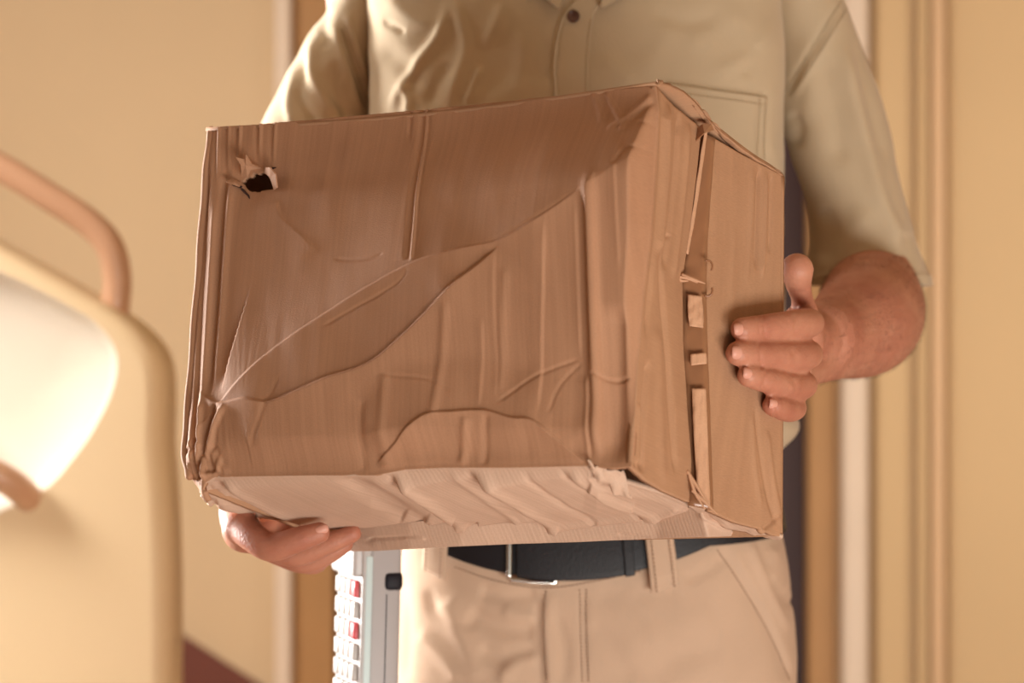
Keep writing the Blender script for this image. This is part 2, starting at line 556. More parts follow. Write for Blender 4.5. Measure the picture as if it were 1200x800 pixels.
def wi(poly, f):
    p = np.asarray(poly, float)
    return np.c_[p, f(p[:, 0], p[:, 1])]


def P3(G):
    return P(G[..., 0], G[..., 1], 1 / G[..., 2])


BOXLOC = P(560, 600, 1.85)
box = thing('cardboard_box', 'large dented brown cardboard box with torn hole, held in both arms', 'box', tuple(BOXLOC))


def panel(name, G, h, n, mat, thick=0.004, hole=None, rot_uv=False, label=None):
    """Cardboard sheet: pixel/depth grid, displaced h along the outward normal n, thickness inwards."""
    X = P3(G) + h[..., None] * n
    nv, nu = h.shape
    U = np.stack([(X - C0) @ EX, (X - C0) @ (EY if rot_uv else EZ)], -1)
    F = grid_faces(nv, nu)
    if hole is not None:
        keep = hole(G[..., 0], G[..., 1]).ravel()
        F = [f for f in F if not all(keep[i] for i in f)]
    # orientation outward
    a, b, c = (X.reshape(-1, 3)[i] for i in F[0][:3])
    if np.cross(b - a, c - a) @ n < 0:
        F = [f[::-1] for f in F]
    o = mesh_obj(name, X, F, mat, box, uv=U)
    if thick:
        m = o.modifiers.new('thickness', 'SOLIDIFY'); m.thickness = thick; m.offset = -1
    if label:
        o['label'] = label
    return o


# front panel
TOPF = [(241, 151), (252, 150), (300, 146), (400, 137), (500, 128), (600, 118), (700, 107), (768, 100)]
RIGHTF = [(768, 100), (772, 130), (769, 200), (764, 270), (755, 340), (748, 420), (744, 490), (740, 547)]
LEFTF = [(241, 151), (235, 210), (229, 290), (222, 380), (215, 470), (211, 528), (216, 556), (234, 586)]
BOTF = [(234, 586), (241, 566), (252, 559), (300, 558), (370, 557), (440, 557), (476, 550), (520, 548), (600, 548), (690, 546), (715, 549), (740, 547)]
NU, NV = 420, 340
G = coons(wi(TOPF, INV_F), wi(BOTF, INV_F), wi(LEFTF, INV_F), wi(RIGHTF, INV_F), NU, NV)
px, py = G[..., 0], G[..., 1]
h = np.zeros_like(px)
dl = np.interp(py, [p[1] for p in LEFTF], [p[0] for p in LEFTF])
CA = [(180, 560), (290, 450), (335, 412), (390, 378), (440, 350), (500, 322), (560, 305), (612, 293), (660, 268), (705, 238), (746, 208)]
CB = [(232, 455), (262, 474), (300, 472), (330, 476), (365, 464), (400, 450), (450, 434), (490, 405), (530, 370), (560, 343), (590, 318), (608, 300)]
CC = [(440, 545), (470, 525), (510, 494), (545, 488), (580, 486), (610, 494), (635, 497), (660, 518), (692, 546)]
CAT = [(130, 560), (290, 450), (400, 375), (500, 322), (620, 285), (746, 208), (900, 100)]
hb = crease(px, py, CAT, 't', 0.036, 2.0, 240, 420, 0) * np.clip((px - dl) / 420, 0, 1)
h += crease(px, py, CA, 's', 0.0010, 1.3, 14, fade=0.1)
h += crease(px, py, CB, 's', 0.0024, 1.5, 40, fade=0.05)
hb += crease(px, py, CB, 't', 0.010, 1.5, 105, 130, 0.2) * sstep(0, 40, px - dl)
h += crease(px, py, CC, 's', 0.0022, 1.5, 34, fade=0.06)
hb += crease(px, py, CC, 't', 0.009, 1.5, 62, 60, 0.12)
# second branch of the upper crease and other faint lines
h += crease(px, py, [(390, 392), (430, 372), (470, 352), (492, 338), (500, 322)], 'v', -0.0006, 2.0)
h += crease(px, py, [(400, 308), (420, 311), (450, 311), (468, 306)], 'v', -0.0008, 2.0)
h += crease(px, py, [(328, 232), (334, 255), (350, 270), (364, 282), (380, 300)], 's', 0.0009, 1.5, 14)
h += crease(px, py, [(300, 530), (330, 470), (345, 440)], 'v', -0.0006, 3)
# upright folds: the broad one in the middle, the crushed ones by the left edge, the ones by the right edge
def upright(x0, y0, x1, y1, amp, w, kind='s', l=10, fade=0.12):
    return crease(px, py, [(x0, y0), (x1, y1)], kind, amp, w, l, fade=fade, sm=False)
h += upright(500, 110, 506, 318, 0.0030, 1.5, l=9, fade=0.03)
h += upright(496, 110, 500, 318, -0.0026, 5, 'v', fade=0.03)
h += upright(480, 120, 482, 170, -0.0010, 2.5, 'v', fade=0.3)
for x, y1, am in ((247, 215, .0022), (259, 225, .0026), (271, 215, .0024), (284, 205, .0030), (308, 200, .0026), (325, 205, .0020)):
    h += upright(x, 130, x - 3, y1, am, 1.8, l=7, fade=0.0) * sstep(0, 1, np.clip((y1 - py) / 50, 0, 1))
    h -= upright(x - 5, 130, x - 8, y1, am * 0.8, 2.8, 'v', fade=0.0) * sstep(0, 1, np.clip((y1 - py) / 50, 0, 1))
h += upright(265, 190, 246, 470, -0.0034, 4.0, 'v', fade=0.12)
h += upright(272, 190, 256, 460, 0.0016, 4.0, 'v', fade=0.12)
h += upright(243, 190, 228, 560, -0.0020, 3.0, 'v', fade=0.1)
h += upright(252, 230, 236, 540, 0.0016, 3.0, 'v', fade=0.1)
# right-hand part of the face: upright flute folds fanning down
for x0, y0, x1, y1, am, w, l in ((664, 268, 640, 492, .0021, 1.6, 14), (604, 300, 592, 480, .0010, 2, 10), (586, 380, 574, 485, .0012, 2, 8),
                                 (700, 246, 690, 430, .0016, 1.8, 9), (712, 232, 700, 440, -.0016, 2.0, 8), (722, 205, 706, 542, .0030, 2.0, 11),
                                 (746, 170, 741, 330, .0014, 2.0, 6), (697, 440, 692, 542, .0034, 2.0, 10)):
    h += upright(x0, y0, x1, y1, am * 0.75, w, l=l, fade=0.15)
h += upright(716, 210, 700, 545, 0.0042, 7, 'v', fade=0.1)
h += upright(735, 360, 722, 545, -0.0046, 12, 'v', fade=0.15)
h += upright(548, 360, 520, 500, 0.0012, 5, 'v'); h += upright(470, 440, 452, 556, 0.0010, 6, 'v'); h += upright(440, 470, 425, 556, -0.0008, 5, 'v')
h += upright(560, 492, 540, 548, 0.0016, 5, 'v'); h += upright(583, 488, 566, 548, -0.0010, 4, 'v'); h += upright(615, 320, 596, 470, 0.0009, 5, 'v')
h += crease(px, py, [(455, 444), (480, 448), (520, 452), (545, 468)], 'v', -0.0005, 2.0)
h += crease(px, py, [(592, 478), (640, 445), (690, 425)], 'v', -0.0007, 2.0); h += crease(px, py, [(650, 490), (665, 455), (692, 428)], 'v', -0.0005, 2.0)
h += crease(px, py, [(700, 440), (720, 448), (742, 444)], 'v', -0.0012, 2.4)
# crushed upper right corner
for pl, am in (([(693, 108), (705, 130), (712, 150)], .0011), ([(708, 106), (722, 128), (736, 150), (738, 165)], .0013), ([(745, 150), (768, 118)], -.0012),
               ([(720, 160), (742, 138), (766, 110)], .0012), ([(740, 210), (752, 190), (770, 180)], -.0014), ([(755, 150), (772, 148)], -.0010)):
    h += crease(px, py, pl, 'v', am, 3.2)
# crumpled lower left corner
crm = np.exp(-((px - 232) / 26) ** 2 - ((py - 565) / 34) ** 2)
h += crm * (0.006 * vnoise(px / 7 + 3, py / 16, 3) + 0.004 * vnoise(px / 4, py / 9 + 5, 4))
for pl, am in (([(262, 474), (250, 505), (238, 540)], -.0034), ([(240, 470), (238, 510), (228, 552)], .0028), ([(275, 476), (258, 500), (248, 530), (244, 556)], .0030),
               ([(212, 532), (222, 527), (238, 515)], -.0022), ([(256, 520), (247, 540), (252, 556)], -.0024)):
    h += crease(px, py, pl, 'v', am, 3.5, fade=0.15)
# dent around the hole, small paper unevenness, rounded borders
hd = np.hypot((px - 300) / 30, (py - 210) / 24)
h -= 0.0045 * np.exp(-hd ** 2)
h += 0.0006 * vnoise(px / 26, py / 60, 1) + 0.00012 * vnoise(px / 9, py / 50, 2)
fr = sstep(0, 10, np.interp(py, [p[1] for p in RIGHTF], [p[0] for p in RIGHTF]) - px) * sstep(0, 9, np.interp(px, [p[0] for p in BOTF[1:]], [p[1] for p in BOTF[1:]]) - py)
ft = sstep(-2, 120, py - np.interp(px, [p[0] for p in TOPF], [p[1] for p in TOPF]))
fb = sstep(-2, 45, np.interp(px, [p[0] for p in BOTF[1:]], [p[1] for p in BOTF[1:]]) - py)
h = h * (0.25 + 0.75 * fr) + hb * fr * ft * fb
e = np.clip(1 - (px - dl) / 15, 0, 1)
h -= 0.009 * e ** 2.2 * sstep(0, 12, px - dl + 12)          # left border rolls back
HOLE = np.array([(284, 209), (281, 213), (286, 219), (290, 224), (300, 225.5), (312, 224), (324, 222.5), (320, 214), (316, 208), (313, 203), (318, 199), (324, 195.5),
                 (313, 198), (308, 201), (300, 202), (296, 199), (292, 206), (288, 204)])


def in_poly(x, y, poly):
    c = np.zeros(x.shape, bool)
    for i in range(len(poly)):
        x1, y1 = poly[i]; x2, y2 = poly[i - 1]
        m = (y1 > y) != (y2 > y)
        with np.errstate(divide='ignore', invalid='ignore'):
            c ^= m & (x < (x2 - x1) * (y - y1) / (y2 - y1) + x1)
    return c


front = panel('front_panel', G, h, -EY, M['card_front'], 0.0045, hole=lambda x, y: in_poly(x, y, HOLE))


def front_pt(x, y, off=0.0):
    return P(x, y, 1 / INV_F(x, y)) - EY * off


# rolled outer edge along the left border
ep = smooth_poly(LEFTF[:7], 60)
mesh_obj('folded_edge', *tube([front_pt(x + 3.2 + 0.6 * math.sin(k * 0.6), y, -0.004) for k, (x, y) in enumerate(ep)], [0.0036] * 60, 12), M['card_front'], box, uv=None)


# torn shreds around the hole
def shred(pts, offs, mat, label=None):
    X = np.array([front_pt(x, y, o) for (x, y), o in zip(pts, offs)])
    # fan around the centre with a curled middle
    c = X.mean(0) + -EY * 0.002
    V = np.vstack([X, c]); n = len(X)
    F = [(i, (i + 1) % n, n) for i in range(n)]
    o = mesh_obj('torn_flap', V, F, mat, box, smooth=False, uv=np.stack([(V - C0) @ EX, (V - C0) @ EZ], -1))
    m = o.modifiers.new('thickness', 'SOLIDIFY'); m.thickness = 0.0012
    return o


shred([(317, 207), (313, 203), (319, 199), (327, 201), (332, 208), (330, 222), (324, 223), (321, 215)], [-.004, .003, .008, .012, .010, .005, .002, -.003], M['card_front'])
shred([(284, 206), (290, 197), (287, 190), (296, 191), (299, 187), (301, 195), (306, 196), (296, 200), (291, 207)], [0, .009, .013, .008, .012, .007, .0, .003, 0], M['card_front'])
shred([(282, 213), (274, 210), (267, 214), (276, 218), (287, 221)], [-.001, .002, .0035, .003, -.001], M['card_front'])
for pl in ([(284, 222), (291, 229), (296, 239)], [(283, 219), (274, 217), (268, 212)], [(313, 201), (320, 197), (326, 196)]):
    mesh_obj('tear', *tube([front_pt(x, y, 0.0002) for x, y in pl], [0.0010, 0.0008, 0.0003], 6), M['door'], box)

# side: strip beside the front edge, sunk seam with tape, wide rear panel
SEAM_F = [(822, 150), (818, 190), (808, 270), (800, 330), (801, 400), (806, 480), (810, 540), (808, 588)]
SEAM_R = [(834, 160), (832, 200), (825, 270), (824, 330), (826, 400), (828, 480), (831, 550), (832, 598)]
corner = wi(RIGHTF, INV_F)
sf = np.array([(x, y, 1 / seam_d(y)) for x, y in SEAM_F])
TOPS = np.array([(768, 100, corner[0, 2]), (790, 124, 0), (822, 150, sf[0, 2])]); TOPS[1, 2] = TOPS[[0, 2], 2].mean()
BOTS = np.array([(740, 547, corner[-1, 2]), (756, 562, 0), (780, 576, 0), (808, 588, sf[-1, 2])])
BOTS[1, 2] = 0.75 * BOTS[0, 2] + 0.25 * BOTS[3, 2]; BOTS[2, 2] = 0.4 * BOTS[0, 2] + 0.6 * BOTS[3, 2]
G = coons(TOPS, BOTS, corner, sf, 90, 240)
px, py = G[..., 0], G[..., 1]
N_SF = np.array([0.91, -0.40, -0.05]); N_SF /= np.linalg.norm(N_SF)
h = 0.0004 * vnoise(px / 8, py / 60, 11)
for pl, am, w in (([(782, 118), (780, 200), (772, 300)], .0035, 3), ([(776, 112), (774, 190), (766, 290), (756, 400)], -.0035, 2.5), ([(796, 130), (790, 220), (778, 320)], -.0030, 2.5),
                  ([(806, 140), (800, 230), (788, 330)], .0024, 3), ([(776, 285), (786, 275)], -.002, 2), ([(778, 285), (775, 320), (785, 450), (792, 560)], -.0030, 2.5),
                  ([(760, 420), (752, 500), (752, 556)], -.0034, 3), ([(770, 380), (772, 470), (778, 570)], .0016, 5), ([(748, 470), (750, 520), (744, 545)], .0028, 3)):
    h += crease(px, py, pl, 'v', am, w, fade=0.1)
ee = np.clip(1 - (px - np.interp(py, [p[1] for p in RIGHTF], [p[0] for p in RIGHTF])) / 9, 0, 1)
h = h * (1 - ee)
panel('side_panel', G, h, N_SF, M['card_side'], 0.0045)

sr = np.array([(x, y, 1 / (seam_d(y) + 0.008)) for x, y in SEAM_R])
REAR = [(918.5, 206), (919, 260), (920, 330), (920, 400), (920, 480), (921, 560), (920, 605), (916, 629)]
rr_ = np.array([(x, y, 1 / rear_d(y)) for x, y in REAR])
TOPR = np.array([sr[0], (870, 181, 0), rr_[0]]); TOPR[1, 2] = 0.55 * TOPR[0, 2] + 0.45 * TOPR[2, 2]
BOTR = np.array([sr[-1], (862, 612, 0), (893, 620, 0), (906, 627, 0), rr_[-1]])
for i, k in ((1, .35), (2, .7), (3, .86)):
    BOTR[i, 2] = (1 - k) * BOTR[0, 2] + k * BOTR[4, 2]
G = coons(TOPR, BOTR, sr, rr_, 130, 260)
px, py = G[..., 0], G[..., 1]
N_SR = np.array([0.69, -0.72, -0.04]); N_SR /= np.linalg.norm(N_SR)
h = 0.0004 * vnoise(px / 12, py / 70, 21)
for pl, am, w in (([(882, 190), (880, 260), (874, 340)], .0014, 3), ([(890, 192), (888, 250), (886, 320)], -.0030, 2.2), ([(897, 196), (896, 250), (893, 330)], .0024, 2.2),
                  ([(904, 200), (903, 260), (902, 300)], -.0018, 2.2), ([(885, 470), (890, 520), (900, 580), (912, 620)], -.0016, 2.5), ([(898, 500), (905, 560), (916, 615)], .0018, 3),
                  ([(880, 480), (884, 540), (893, 600)], .0012, 3), ([(893, 622), (905, 612), (918, 600)], -.002, 2.5), ([(862, 260), (858, 330), (856, 400)], .0008, 4)):
    h += crease(px, py, pl, 'v', am, w, fade=0.15)
h -= 0.004 * np.clip(1 - (920 - px) / 6, 0, 1) ** 2
panel('side_panel', G, h, N_SR, M['card_side'], 0.0045)

# sunk seam floor, packing tape and torn kraft strips in it
def seam_strip(name, poly_l, poly_r, depth, mat, n=60, label=None, wav=0.0):
    L = smooth_poly(poly_l, n); R = smooth_poly(poly_r, n)
    V = []
    for k in range(n):
        for u in (0, 0.25, 0.5, 0.75, 1):
            x, y = (1 - u) * L[k] + u * R[k]
            d = seam_d(y) + depth + 0.003 * u
            V.append(P(x, y, d + wav * math.sin(k * 0.9 + u * 7) + wav * 0.8 * math.sin(k * 0.37)))
    V = np.array(V)
    o = mesh_obj(name, V, grid_faces(n, 5), mat, box, uv=np.stack([(V - C0) @ N_SF, (V - C0) @ EZ], -1) if False else np.stack([(V - C0) @ EX, (V - C0) @ EZ], -1))
    m = o.modifiers.new('thickness', 'SOLIDIFY'); m.thickness = 0.0012; m.offset = 0
    if label:
        o['label'] = label
    return o


seam_strip('packing_tape', [(815, 152), (806, 270), (797, 330), (798, 400), (803, 480), (806, 592)], [(838, 162), (830, 270), (828, 330), (829, 400), (832, 480), (836, 598)], 0.005, M['tape'], 80, 'brown packing tape sunk in the side seam', 0.0006)
seam_strip('tape_glare', [(826, 150), (819, 195), (811, 250), (803, 296)], [(829, 151), (823, 195), (815, 250), (806, 298)], 0.001, M['card_raw'], 30, 'pale strip painted as glare along the tape', 0.0004)  # glare line on the tape, painted as a strip in raw kraft colour
seam_strip('torn_board', [(806, 345), (806, 365), (808, 382)], [(822, 347), (824, 366), (824, 384)], 0.0005, M['card_raw'], 20, 'pale torn fluted board', 0.0005)
seam_strip('torn_board', [(811, 455), (813, 510), (818, 585)], [(827, 455), (829, 510), (832, 592)], 0.0005, M['card_raw'], 40, 'pale torn fluted board', 0.0003)
seam_strip('torn_board', [(809, 415), (809, 422), (810, 428)], [(827, 413), (828, 420), (828, 426)], 0.0005, M['card_raw'], 8, 'pale torn fluted board', 0.0)
for pl in ([(789, 320), (796, 324), (806, 326), (817, 331)], [(793, 318), (797, 328), (806, 329)], [(800, 322), (812, 327), (826, 332)], [(806, 553), (818, 572), (830, 592)], [(808, 558), (815, 578), (826, 596)], [(812, 575), (826, 588), (840, 602)]):
    mesh_obj('torn_fibre', *stube([P(x, y, seam_d(y) - 0.006) for x, y in pl], [0.0013] * (len(pl) - 1) + [0.0005], 14, 6), M['card_raw'], box)
# two pressed half-round marks beside the seam
for cx_, cy_, a0, a1 in ((829, 340, -0.3, 2.0), (829, 312, -1.9, 0.6)):
    pts = [P(cx_ + 6 * math.cos(a), cy_ + 7 * math.sin(a), seam_d(cy_) + 0.003) for a in np.linspace(a0, a1, 9)]
    mesh_obj('pressed_mark', *tube(pts, [0.0009] * 9, 6), M['tape'], box)
# curled paper tip over the seam at the top
cv = [P(x, y, d) for x, y, d in ((817, 152, 1.795), (824, 146, 1.788), (832, 145, 1.79), (835, 152, 1.80), (826, 156, 1.785), (816, 166, 1.79), (812, 166, 1.793))]
o = mesh_obj('tape_curl', cv, [(0, 1, 4), (1, 2, 4), (2, 3, 4), (0, 4, 5), (0, 5, 6)], M['tape'], box, smooth=False)
o.modifiers.new('t', 'SOLIDIFY').thickness = 0.0012

# bottom: large flap with pressed grooves, rear flap strip, small torn flap, dark gap between them
LOWB = [(234, 586), (250, 594), (280, 603), (330, 611), (380, 615), (430, 616), (480, 611), (540, 608), (600, 608), (645, 608), (700, 606), (760, 607), (806, 600)]
UPB = [(241, 566), (252, 559), (300, 558), (370, 557), (440, 557), (476, 550), (520, 548), (600, 548), (690, 546), (702, 558), (740, 568), (780, 580), (806, 592)]
top_ = wi(UPB, INV_F)
top_[9:, 2] = wi(np.array(UPB)[9:], INV_B)[:, 2]
low_ = wi(LOWB, INV_B)
lft = np.array([low_[0], top_[0]])[::-1]
G = coons(top_, low_, lft, np.array([top_[-1], low_[-1]]), 360, 90)
px, py = G[..., 0], G[..., 1]
h = 0.0006 * vnoise(px / 30, py / 9, 31)
for pl, am, w in (([(252, 560), (280, 580), (315, 598), (352, 612)], -.0030, 5), ([(243, 575), (268, 592), (300, 606)], -.0035, 3), ([(262, 560), (300, 584), (340, 602), (370, 612)], .0022, 4),
                  ([(396, 552), (430, 576), (475, 606)], -.0030, 7), ([(415, 552), (455, 578), (500, 608)], -.0030, 8), ([(452, 550), (490, 578), (533, 608)], -.0030, 4),
                  ([(466, 550), (505, 578), (548, 608)], .0030, 4), ([(524, 546), (560, 572), (608, 608)], .0014, 3), ([(546, 546), (592, 576), (642, 608)], -.0030, 4.4),
                  ([(560, 546), (606, 576), (655, 606)], .0026, 4), ([(610, 546), (650, 575), (700, 606)], -.0016, 2.5), ([(655, 546), (700, 575), (760, 606)], -.0020, 2.5),
                  ([(668, 546), (715, 578), (775, 604)], .0016, 3), ([(690, 560), (716, 578), (742, 588)], .0030, 4), ([(530, 598), (545, 604), (560, 608)], -.0030, 4)):
    h += crease(px, py, pl, 'v', am, w, fade=0.03)
for pl, am, w, l in (([(533, 609), (490, 578), (452, 548)], .0105, 4.0, 45), ([(643, 609), (592, 576), (545, 545)], .0105, 4.0, 60), ([(352, 613), (315, 598), (280, 580), (250, 559)], .0060, 5, 60),
                      ([(500, 609), (455, 578), (413, 552)], .0040, 7, 30), ([(762, 607), (702, 576), (655, 545)], .0030, 3, 40)):
    h += crease(px, py, pl, 's', am, w, l, fade=0.0)
h += crease(px, py, [(590, 606), (645, 605), (720, 605), (770, 600), (806, 590)], 'v', 0.003, 3, fade=0.1)
dt = py - np.interp(px, [p[0] for p in UPB], [p[1] for p in UPB])
h = h * sstep(0, 8, dt) + 0
cl = np.exp(-((px - 240) / 22) ** 2)
h += cl * sstep(2, 8, dt) * (0.004 * vnoise(px / 6, py / 6, 33))
panel('bottom_flap', G, h, -EZ, M['card_bottom_lit'], 0.004, rot_uv=True)

R2T = [(404, 622), (440, 616), (480, 611), (540, 607), (645, 607), (720, 605), (770, 602), (820, 592), (850, 608)]
R2B = [(400, 646), (440, 645), (480, 643), (540, 640), (645, 636), (720, 633), (770, 631), (830, 629), (862, 628)]
t_ = wi(R2T, INV_B)
b_ = wi(R2B, INV_B)
# the strip folds round the rear edge: it climbs less and faces the camera more
b_[:, 2] = 1 / (1 / wi(R2T, INV_B)[:, 2] + 0.02)
t_[:, 2] = 1 / (1 / t_[:, 2] + 0.004)
t_[-1, 2] = 1 / 1.80; b_[-1, 2] = 1 / 1.83
G = coons(t_, b_, np.array([t_[0], b_[0]]), np.array([t_[-1], b_[-1]]), 240, 40)
px, py = G[..., 0], G[..., 1]
h = 0.0006 * vnoise(px / 40, py / 12, 41)
for pl, am, w in (([(425, 634), (450, 631), (470, 630), (490, 629)], -.0020, 2.0), ([(410, 622), (440, 632), (452, 640)], -.0014, 2), ([(470, 632), (480, 630), (500, 631)], .0016, 2.0), ([(720, 625), (745, 629), (765, 631)], -.0012, 2), ([(815, 600), (840, 612), (858, 620)], .003, 4)):
    h += crease(px, py, pl, 'v', am, w, fade=0.2)
N2 = np.array([0.2, -0.8, -0.5]); N2 /= np.linalg.norm(N2)
panel('bottom_flap', G, h, N2, M['card_bottom_lit'], 0.004, rot_uv=True)
# corner gusset under the side panel
g0 = np.array([(806, 592, 1 / 1.757), (834, 598, 1 / 1.76), (893, 620, 1 / 1.795), (917, 630, 1 / 1.80)])
g1 = np.array([(822, 604, 1 / 1.785), (852, 619, 1 / 1.80), (888, 629, 1 / 1.815), (914, 632, 1 / 1.81)])
G = coons(g0, g1, np.array([g0[0], g1[0]]), np.array([g0[-1], g1[-1]]), 60, 14)
panel('corner_gusset', G, 0.0012 * vnoise(G[..., 0] / 9, G[..., 1] / 6, 44), -EZ, M['card_bottom_lit'], 0.003, rot_uv=True)
# crumpled scrap in the gap at the lower right of the front
g0 = np.array([(688, 545, 1 / 1.655), (716, 551, 1 / 1.665), (731, 550, 1 / 1.672)])
g1 = np.array([(700, 566, 1 / 1.672), (722, 578, 1 / 1.685), (741, 586, 1 / 1.69)])
G = coons(g0, g1, np.array([g0[0], g1[0]]), np.array([g0[-1], g1[-1]]), 40, 30)
panel('torn_flap', G, 0.004 * vnoise(G[..., 0] / 8, G[..., 1] / 14, 45), -EZ, M['card_bottom_lit'], 0.002, rot_uv=True)

# hidden sides: left, rear, sunken top
FTL, FBL = front_pt(241, 151), front_pt(220, 570)
FTR = front_pt(768, 100)
DEP = EY * 0.235
RTR, RBR = P(918, 206, float(rear_d(206))), P(916, 628, float(rear_d(628)))
RTL, RBL = FTL + DEP, P(402, 640, 2.02)
FTLi, FBLi = FTL + EY * 0.014 + EX * 0.001, FBL + EY * 0.014 + EX * 0.004


def quad(name, a, b, c, d, mat, n=24, bulge=0.0, nrm=None):
    u = np.linspace(0, 1, n)[None, :, None]; v = np.linspace(0, 1, n)[:, None, None]
    X = (1 - u) * (1 - v) * a + u * (1 - v) * b + u * v * c + (1 - u) * v * d
    if nrm is not None:
        X = X + nrm * (bulge * np.sin(np.pi * u) * np.sin(np.pi * v))
    o = mesh_obj(name, X, grid_faces(n, n), mat, box, uv=np.stack([(X - C0) @ EX, (X - C0) @ EZ], -1))
    m = o.modifiers.new('t', 'SOLIDIFY'); m.thickness = 0.004; m.offset = 0
    return o


quad('side_panel', FTLi, RTL, RBL, FBLi, M['card_side'], 24, 0.004, EX)
quad('rear_panel', RTL, RTR, RBR, RBL, M['card_side'], 24, 0.004, -EY)
# folded edge of the top flap rising over the side opening
e0 = np.array([(768, 98, 1.716), (782, 100, 1.735), (800, 108, 1.76), (816, 122, 1.78), (830, 140, 1.80), (850, 157, 1.82), (880, 180, 1.845), (905, 196, 1.865), (918, 206, 1.875)])
e1 = np.array([(771, 101, 1.735), (784, 109, 1.758), (804, 122, 1.785), (822, 136, 1.80), (836, 152, 1.815), (854, 170, 1.83), (882, 191, 1.853), (903, 202, 1.868), (917, 209, 1.877)])
ee0, ee1 = smooth_poly(e0, 80), smooth_poly(e1, 80)
tf = []
for k in range(80):
    a_ = P(*ee0[k]); b_0 = FTL * (1 - k / 79) + RTL * (k / 79)
    for u in np.linspace(0, 1, 20):
        tf.append(a_ * (1 - u) + b_0 * u - EZ * (0.0015 + 0.006 * math.sin(math.pi * u)))
tf = np.array(tf)
o = mesh_obj('top_flap', tf, grid_faces(80, 20), M['card_side'], box, uv=np.stack([(tf - C0) @ EY, (tf - C0) @ EX], -1))
o.modifiers.new('t', 'SOLIDIFY').thickness = 0.003
ed = []
for k in range(80):
    for u in np.linspace(0, 1, 9):
        q = (1 - u) * ee0[k] + u * ee1[k]
        ed.append(P(q[0], q[1] - 2.0 * math.sin(math.pi * u), q[2] - 0.006 * math.sin(math.pi * u) + 0.0012 * math.sin(k * 0.8)))
ed = np.array(ed)
o = mesh_obj('top_flap_edge', ed, grid_faces(80, 9), M['card_side'], box, uv=np.stack([(ed - C0) @ EY, (ed - C0) @ EX], -1))
o.modifiers.new('t', 'SOLIDIFY').thickness = 0.003


# ------------------------------------------------------------ the person
PC = np.array([0.07, 0.27, 0.0])


def build_arm(parts_hand, chain, radii):
    return [stube(chain, radii, 40, 24)] + parts_hand


def finger(pts, rad):
    return stube([P(*p) for p in pts], rad, 26, 16)


# image-right hand: fingers wrap round the rear edge of the side panel
hand_r = [
    finger([(934, 374, 1.905), (950, 378, 1.868), (936, 380, 1.838), (902, 383, 1.806), (870, 386, 1.783)], [.0115, .0112, .0120, .0106, .0094]),
    finger([(932, 412, 1.905), (948, 415, 1.866), (933, 417, 1.834), (898, 416, 1.799), (865, 414, 1.775)], [.0115, .0114, .0122, .0110, .0098]),
    finger([(928, 446, 1.905), (943, 451, 1.862), (927, 453, 1.833), (900, 446, 1.797), (877, 440, 1.778)], [.0110, .0106, .0114, .0100, .0088]),
    finger([(924, 470, 1.90), (932, 478, 1.857), (924, 480, 1.832), (912, 477, 1.810), (905, 475, 1.800)], [.0100, .0092, .0098, .0090, .0080]),
    # thumb: ball, joint, broad pad
    finger([(942, 400, 1.935), (943, 372, 1.912), (940, 350, 1.893), (936, 334, 1.880), (934, 316, 1.866)], [.018, .0125, .0090, .0104, .0134]),
    stube([P(934, 385, 1.925), P(932, 420, 1.92), P(928, 460, 1.915)], [.014, .015, .013], 16, 20),
    stube([P(936, 390, 1.93), P(950, 398, 1.975), P(978, 398, 2.03)], [.018, .024, .034], 16, 24),
    stube([P(932, 446, 1.925), P(948, 425, 1.975), P(978, 402, 2.03)], [.014, .020, .032], 16, 24),
]
arm_r = stube([P(966, 396, 2.00), P(984, 393, 2.04), P(1010, 380, 2.09), P(1020, 364, 2.16), P(1020, 330, 2.235), P(1000, 220, 2.27), P(965, 90, 2.285), P(925, -60, 2.29)],
              [.031, .038, .0475, .050, .044, .038, .038, .038], 60, 28)
VR, NR, FR = remesh(hand_r + [arm_r], 0.0017, 3)
pxh, pyh = proj(VR)
hh = np.zeros(len(VR))
for pl in ([(894, 368), (897, 394)], [(890, 402), (893, 430)], [(899, 432), (894, 456)], [(912, 466), (909, 488)], [(889, 368), (891, 390)], [(928, 341), (944, 343)]):
    hh += crease(pxh, pyh, pl, 'v', -0.0009, 2.2, fade=0)
for x_, y_ in ((930, 380), (928, 416), (930, 452)):
    hh += 0.0008 * vnoise(pxh / 4, pyh / 7, 81) * np.exp(-((pxh - x_) / 9) ** 2 - ((pyh - y_) / 12) ** 2)
VR = VR + NR * (hh * ((NR[:, 1] < 0.1) & (pxh < 958)))[:, None]

# image-left hand: palm up under the box
hand_l = [
    finger([(284, 619, 1.925), (300, 632, 1.910), (319, 641, 1.900), (350, 632, 1.892), (374, 624, 1.890)], [.0125, .0122, .0118, .0106, .0088]),
    finger([(290, 624, 1.955), (318, 640, 1.950), (347, 650, 1.942), (384, 637, 1.936), (413, 625, 1.934)], [.0125, .0115, .0102, .0092, .0076]),
    finger([(294, 630, 1.98), (326, 647, 1.980), (358, 659, 1.974), (386, 648, 1.968), (404, 637, 1.966)], [.012, .0108, .0096, .0088, .0074]),
    finger([(298, 634, 2.005), (335, 652, 2.005), (366, 661, 2.000), (380, 652, 1.996)], [.0115, .0100, .0088, .0076]),
    stube([P(283, 618, 1.93), P(287, 621, 1.96), P(296, 626, 2.00)], [.0155, .019, .016], 14, 20),
    stube([P(290, 614, 1.945), P(320, 618, 1.985), P(345, 622, 2.00)], [.015, .017, .012], 14, 20),
    stube([P(285, 616, 1.95), P(292, 600, 1.99), P(300, 575, 2.03)], [.018, .026, .029], 16, 24),
]
